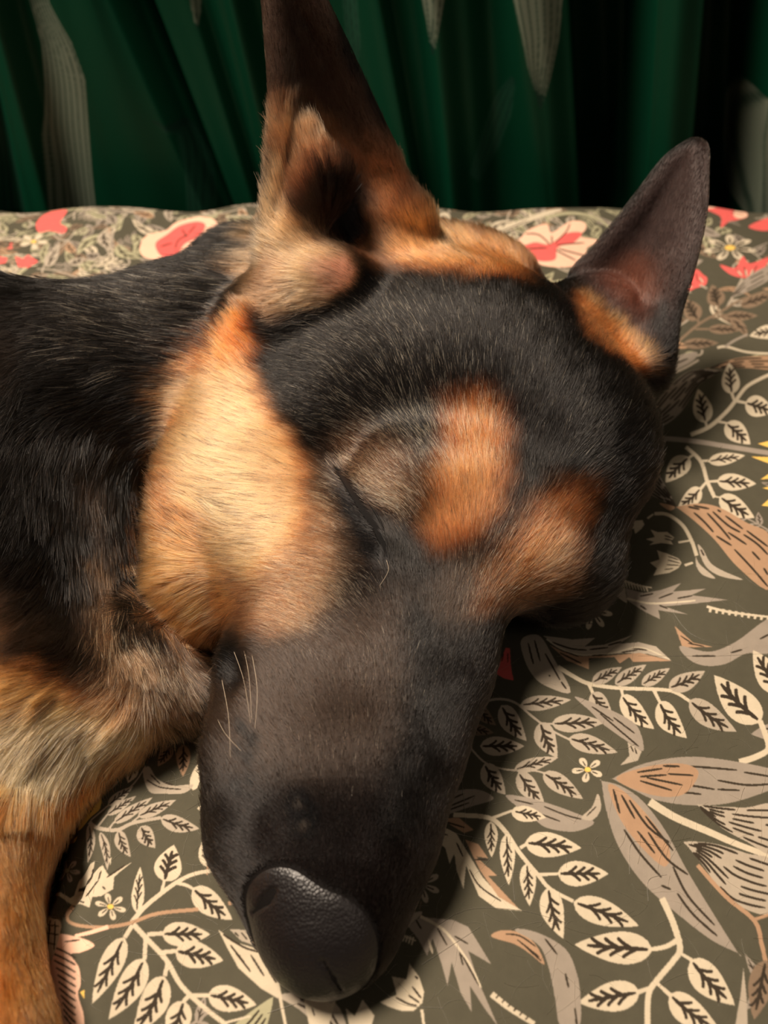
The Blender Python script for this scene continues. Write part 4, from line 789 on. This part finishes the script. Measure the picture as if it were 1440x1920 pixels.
cs = np.where(allsee[:, None], cs, vc[T3[tr_]].mean(1)*.4+.6*vc[T3[tr_, 0]]); sv = np.where(allsee, sv, .02)
D = D/(np.linalg.norm(D, axis=1, keepdims=True)+1e-6)+vnoise(Pr, 1.1, 3)*.10+vnoise(Pr, 3.5, 4)*.09*np.clip(L, .3, 1.6)[:, None]+rng.normal(0, .085, Pr.shape)
D -= n*(D*n).sum(1, keepdims=True); D /= np.linalg.norm(D, axis=1, keepdims=True)+1e-6
L = L*rng.uniform(.6, 1.15, len(L))*(1+.25*(rng.random(len(L)) < .06)); lift = rng.uniform(.12, .32, len(L))*np.where(Rg >= 4, 1.1, 1)
K = 6; u = np.linspace(0, 1, K)[None, :, None]; curl = rng.normal(0, .07, Pr.shape)
G = Pr[:, None]+L[:, None, None]*(D[:, None]*u*.96+n[:, None]*lift[:, None, None]*(u-.45*u*u)*1.2+curl[:, None]*u*u)-n[:, None]*.02
for k in range(1, K):
    q = G[:, k]; f = F.sample(q); need = .03+.22*L*lift*u[0, k, 0]; push = np.clip(need-f, 0, .5)*(f < 3); G[:, k] = q+n*push[:, None]
cell = np.floor(Pr/np.where(L > 1, .3, .12)[:, None]+vnoise(Pr, 2., 9)*.6).astype(np.int64); key = cell[:, 0]*7919+cell[:, 1]*104729+cell[:, 2]*1299709
_, inv, cnt = np.unique(key, return_inverse=True, return_counts=True); cg = np.stack([np.bincount(inv, G[:, -1, a]) for a in range(3)], 1)/cnt[:, None]
pull = (cg[inv]-G[:, -1]); pl = np.linalg.norm(pull, axis=1, keepdims=True); pull = pull*np.minimum(1, .4*L[:, None]/(pl+1e-6))*rng.uniform(.3, .8, (len(L), 1))*np.where(L > .95, 1, .5)[:, None]; G = G+pull[:, None]*u**2
cvar = np.exp(np.random.default_rng(3).normal(0, 1, len(cnt))*.22)[inv]**np.where(L > .9, 1., .45); cvar = cvar[:, None]
# individual colour
lum = cs@np.array([.3, .6, .1]); r1 = rng.random(len(L))[:, None]; var = np.exp(rng.normal(0, .22, len(L)))[:, None]
cs = cs*var*cvar; cs = cs*np.minimum(1, .72/np.maximum(cs.max(1, keepdims=True), 1e-6))
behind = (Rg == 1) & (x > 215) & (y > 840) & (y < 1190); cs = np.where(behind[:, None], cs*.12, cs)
blk = (rng.random(len(L)) < np.where((lum > .08), .07, .0))[:, None]; cs = np.where(blk, sRGB(40, 30, 26), cs)
tan_in_black = ((lum < .02) & (rng.random(len(L)) < .02))[:, None]; cs = np.where(tan_in_black, sRGB(60, 50, 42), cs)
sl = (rng.random(len(L)) < sv)[:, None]; cs = np.where(sl, sRGB(222, 182, 136)*rng.uniform(.4, 1.2, (len(L), 1)), cs).clip(0, .95)
rad = np.interp(L, [.2, .6, 1.5, 2.4], [.0045, .006, .0088, .0115])*rng.uniform(.75, 1.25, len(L)); rad = np.where(sl[:, 0], rad*1.4, rad); rad = np.where(rest, rad*2.4, rad)*(DENS**-.5)
m_fur = bpy.data.materials.new('fur'); m_fur.use_nodes = True; nt = m_fur.node_tree; nt.nodes.remove(nt.nodes['Principled BSDF']); out = nt.nodes['Material Output']
hb = nd(nt, 'ShaderNodeBsdfHairPrincipled'); hb.model = 'CHIANG'; hb.parametrization = 'COLOR'
hb.inputs['Roughness'].default_value = .24; hb.inputs['Radial Roughness'].default_value = .45; hb.inputs['IOR'].default_value = 1.36; hb.inputs['Random Roughness'].default_value = .25; hb.inputs['Coat'].default_value = 0
aa = nd(nt, 'ShaderNodeAttribute'); aa.attribute_name = 'tint'; nt.links.new(aa.outputs['Color'], hb.inputs['Color']); nt.links.new(hb.outputs[0], out.inputs[0])
def curves_obj(name, G, colr, rad, mat, parent=None, taper=.75):
    hc = bpy.data.hair_curves.new(name); m, k = G.shape[:2]; hc.add_curves([k]*m); hc.position_data.foreach_set('vector', (G*SC).astype(np.float32).ravel())
    ra = hc.attributes.get('radius') or hc.attributes.new('radius', 'FLOAT', 'POINT'); pr = (1-taper*np.linspace(0, 1, k)**2)
    ra.data.foreach_set('value', (rad[:, None]*pr[None]*SC).astype(np.float32).ravel())
    a = hc.attributes.new('tint', 'FLOAT_COLOR', 'CURVE'); a.data.foreach_set('color', np.concatenate([colr, np.ones((m, 1))], 1).astype(np.float32).ravel())
    hc.materials.append(mat); o = bpy.data.objects.new(name, hc); col.objects.link(o)
    if parent: o.parent = parent
    return o
NAMES = ['head_fur', 'neck_fur', 'chest_fur', 'leg_fur', 'ear_fur', 'ear_fur']
LB = ['short black and tan hair of the face with orange brow spots', 'long black hair of the neck and shoulder', 'long cream and tan chest hair', 'short orange tan hair of the foreleg', 'brown and black hair of the upright ear', 'thin dark brown hair of the far ear']
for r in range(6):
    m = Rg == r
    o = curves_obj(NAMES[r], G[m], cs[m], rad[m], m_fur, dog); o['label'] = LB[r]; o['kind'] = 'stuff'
# ---- nose leather
NV, NQ = NF.mesh()
for _ in range(2):
    s = np.zeros_like(NV); c = np.zeros(len(NV))
    for k in range(4):
        np.add.at(s, NQ[:, k], NV[NQ[:, (k+1) % 4]]+NV[NQ[:, (k+3) % 4]]); np.add.at(c, NQ[:, k], 2)
    NV = NV*.5+s/c[:, None]*.5
m_nose, nt, bs = new_mat('nose_leather'); bs.inputs['Base Color'].default_value = (*sRGB(17, 14, 15), 1); bs.inputs['Roughness'].default_value = .4; bs.inputs['Specular IOR Level'].default_value = .5
tcn = nd(nt, 'ShaderNodeTexCoord'); vo = nd(nt, 'ShaderNodeTexVoronoi'); vo.inputs['Scale'].default_value = 1150; nt.links.new(tcn.outputs['Object'], vo.inputs['Vector'])
bb = nd(nt, 'ShaderNodeBump'); bb.invert = True; bb.inputs['Strength'].default_value = .5; bb.inputs['Distance'].default_value = .0003; nt.links.new(vo.outputs['Distance'], bb.inputs['Height']); nt.links.new(bb.outputs[0], bs.inputs['Normal'])
nose = mesh_obj('nose', NV, NQ, m_nose, dog); nose['label'] = 'black pebbled nose leather with nostril slit'
# ---- eyelids: two tapering rims along the closed slit
m_lid, nt, bs = new_mat('eyelid_skin'); bs.inputs['Base Color'].default_value = (*sRGB(9, 7, 7), 1); bs.inputs['Roughness'].default_value = .6; bs.inputs['Specular IOR Level'].default_value = .12
def tube(name, P, rads, mat, parent=None, seg=8):
    P = np.asarray(P, float); n_ = len(P); T = np.gradient(P, axis=0); T /= np.linalg.norm(T, axis=1, keepdims=True); V_ = []
    ref = np.array([.3, .5, .81])
    for i in range(n_):
        a = np.cross(T[i], ref); a /= np.linalg.norm(a); b = np.cross(T[i], a)
        for s in range(seg): th = 6.2832*s/seg; V_.append(P[i]+rads[i]*(math.cos(th)*a+math.sin(th)*b))
    Fc = [[i*seg+s, i*seg+(s+1) % seg, (i+1)*seg+(s+1) % seg, (i+1)*seg+s] for i in range(n_-1) for s in range(seg)]
    return mesh_obj(name, V_, Fc, mat, parent)
def surf_path(pts, off, n=5):
    out = []
    for x_, y_ in smooth(pts, n):
        h = hit(x_, y_)
        if h is not None: out.append(h[0]+h[1]*off)
    return np.array(out)
for pts, off, r0 in (([(628,878),(655,892),(684,934),(708,968),(722,1004),(727,1046)], .0, .06), ([(630,884),(648,915),(670,955),(696,992),(712,1022),(724,1050)], -.03, .06)):
    P = surf_path(pts, off); rr_ = r0*np.sin(np.pi*np.linspace(.1, .9, len(P)))**.6
    e = tube('eyelid', P, rr_, m_lid, dog); e['label'] = 'dark hairless rim of the closed eye'
# ---- whiskers and a few long single hairs
m_wh, nt, bs = new_mat('whisker'); bs.inputs['Base Color'].default_value = (*sRGB(206, 190, 168), 1); bs.inputs['Roughness'].default_value = .4
m_wd, nt, bs = new_mat('dark_whisker'); bs.inputs['Base Color'].default_value = (*sRGB(30, 25, 24), 1); bs.inputs['Roughness'].default_value = .4
WH = [((432,1205),(456,1272),(470,1356)),((452,1198),(466,1262),(472,1348)),((410,1228),(432,1290),(442,1352)),((415,1270),(428,1340),(432,1420)),
      ((400,1330),(420,1372),(452,1408)),((724,1048),(728,1070),(712,1098)),((470,1215),(482,1290),(478,1366))]
def over(px, py, up):
    h = hit(px, py)
    if h is None: return None
    d = px_dir(px, py); t = (h[0]-CAMP)@np.array([0, cp, -sp]); return CAMP+d*(t-up)
for a, b, c_ in WH:
    P = [over(*a, .0), over(*b, .45), over(*c_, .7)]
    if any(p is None for p in P): continue
    P = smooth(P, 7); tube('whisker', P, np.linspace(.006, .0025, len(P)), m_wh, dog, 5)
for a, b, c_ in [((452,1390),(400,1350),(352,1330)),((450,1470),(395,1440),(345,1430)),((448,1500),(390,1500),(350,1520)),((445,1540),(392,1570),(362,1600)),((980,1090),(1060,1105),(1130,1120)),((960,1120),(1050,1140),(1100,1145))]:
    h = hit(*a)
    if h is None: continue
    z0 = h[0][2]; P = smooth([h[0], W(*b, z0*.7+.3), W(*c_, max(z0*.4, .3))], 7); tube('whisker', P, np.linspace(.011, .004, len(P)), m_wd, dog, 5)
# ---- shed hair on the duvet: one loose scatter
r = np.random.default_rng(21); GG, CC, RR = [], [], []
def on_cloth(px, py):
    q = to_cloth(np.array([px]), np.array([py]))[0]; return np.array([q[0], q[1], float(hgt(q[0], q[1]))+.035])
LONG = [[(875,1380),(862,1420),(868,1480),(872,1540),(866,1600)],[(1010,1370),(1012,1405),(985,1440)],[(820,1735),(880,1705),(975,1707),(1060,1730)],[(790,1810),(850,1770),(900,1738)],[(1180,1640),(1185,1580),(1240,1590)],
        [(690,1830),(720,1860),(760,1885),(830,1890)],[(1190,1290),(1185,1240),(1190,1200)],[(1090,1380),(1110,1400),(1165,1405),(1190,1395)],[(1262,1150),(1290,1185),(1330,1205),(1370,1210)],[(1315,880),(1330,860),(1355,835)],[(1262,885),(1290,890)],[(500,1900),(560,1880),(590,1868)],
        [(955,1575),(960,1640),(965,1690)],[(1215,1690),(1216,1650),(1250,1640)],[(840,1560),(910,1575),(960,1580)],[(1195,1230),(1340,1230),(1440,1225)],[(1055,1180),(1080,1170),(1100,1190)],[(60,1720),(76,1650),(96,1600)],[(90,1690),(70,1760),(82,1800)],[(180,1740),(130,1700),(120,1660)]]
for P in LONG:
    s = smooth(P, 6); s = s[np.linspace(0, len(s)-1, 12).astype(int)]; GG.append([on_cloth(*p) for p in s]); CC.append(sRGB(205, 190, 165)); RR.append(.0085)
for _ in range(420):
    x0, y0 = (r.uniform(80, 420), r.uniform(1400, 1920)) if r.random() < .25 else (r.uniform(700, 1440), r.uniform(1050, 1920))
    a = r.uniform(0, 6.28); k = r.normal(0, .05); Lg = r.uniform(20, 75); s = []
    for i in range(12): s.append((x0, y0)); a += k+r.normal(0, .08); x0 += math.cos(a)*Lg/11; y0 += math.sin(a)*Lg/11
    GG.append([on_cloth(*p) for p in s]); CC.append(sRGB(190, 176, 150)*r.uniform(.3, .9)); RR.append(r.uniform(.0025, .005))
sh = curves_obj('shed_hair', np.array(GG), np.array(CC), np.array(RR), m_fur, None, .3); sh['kind'] = 'stuff'
sh['label'] = 'loose pale dog hairs scattered over the printed duvet'; sh['category'] = 'hair'
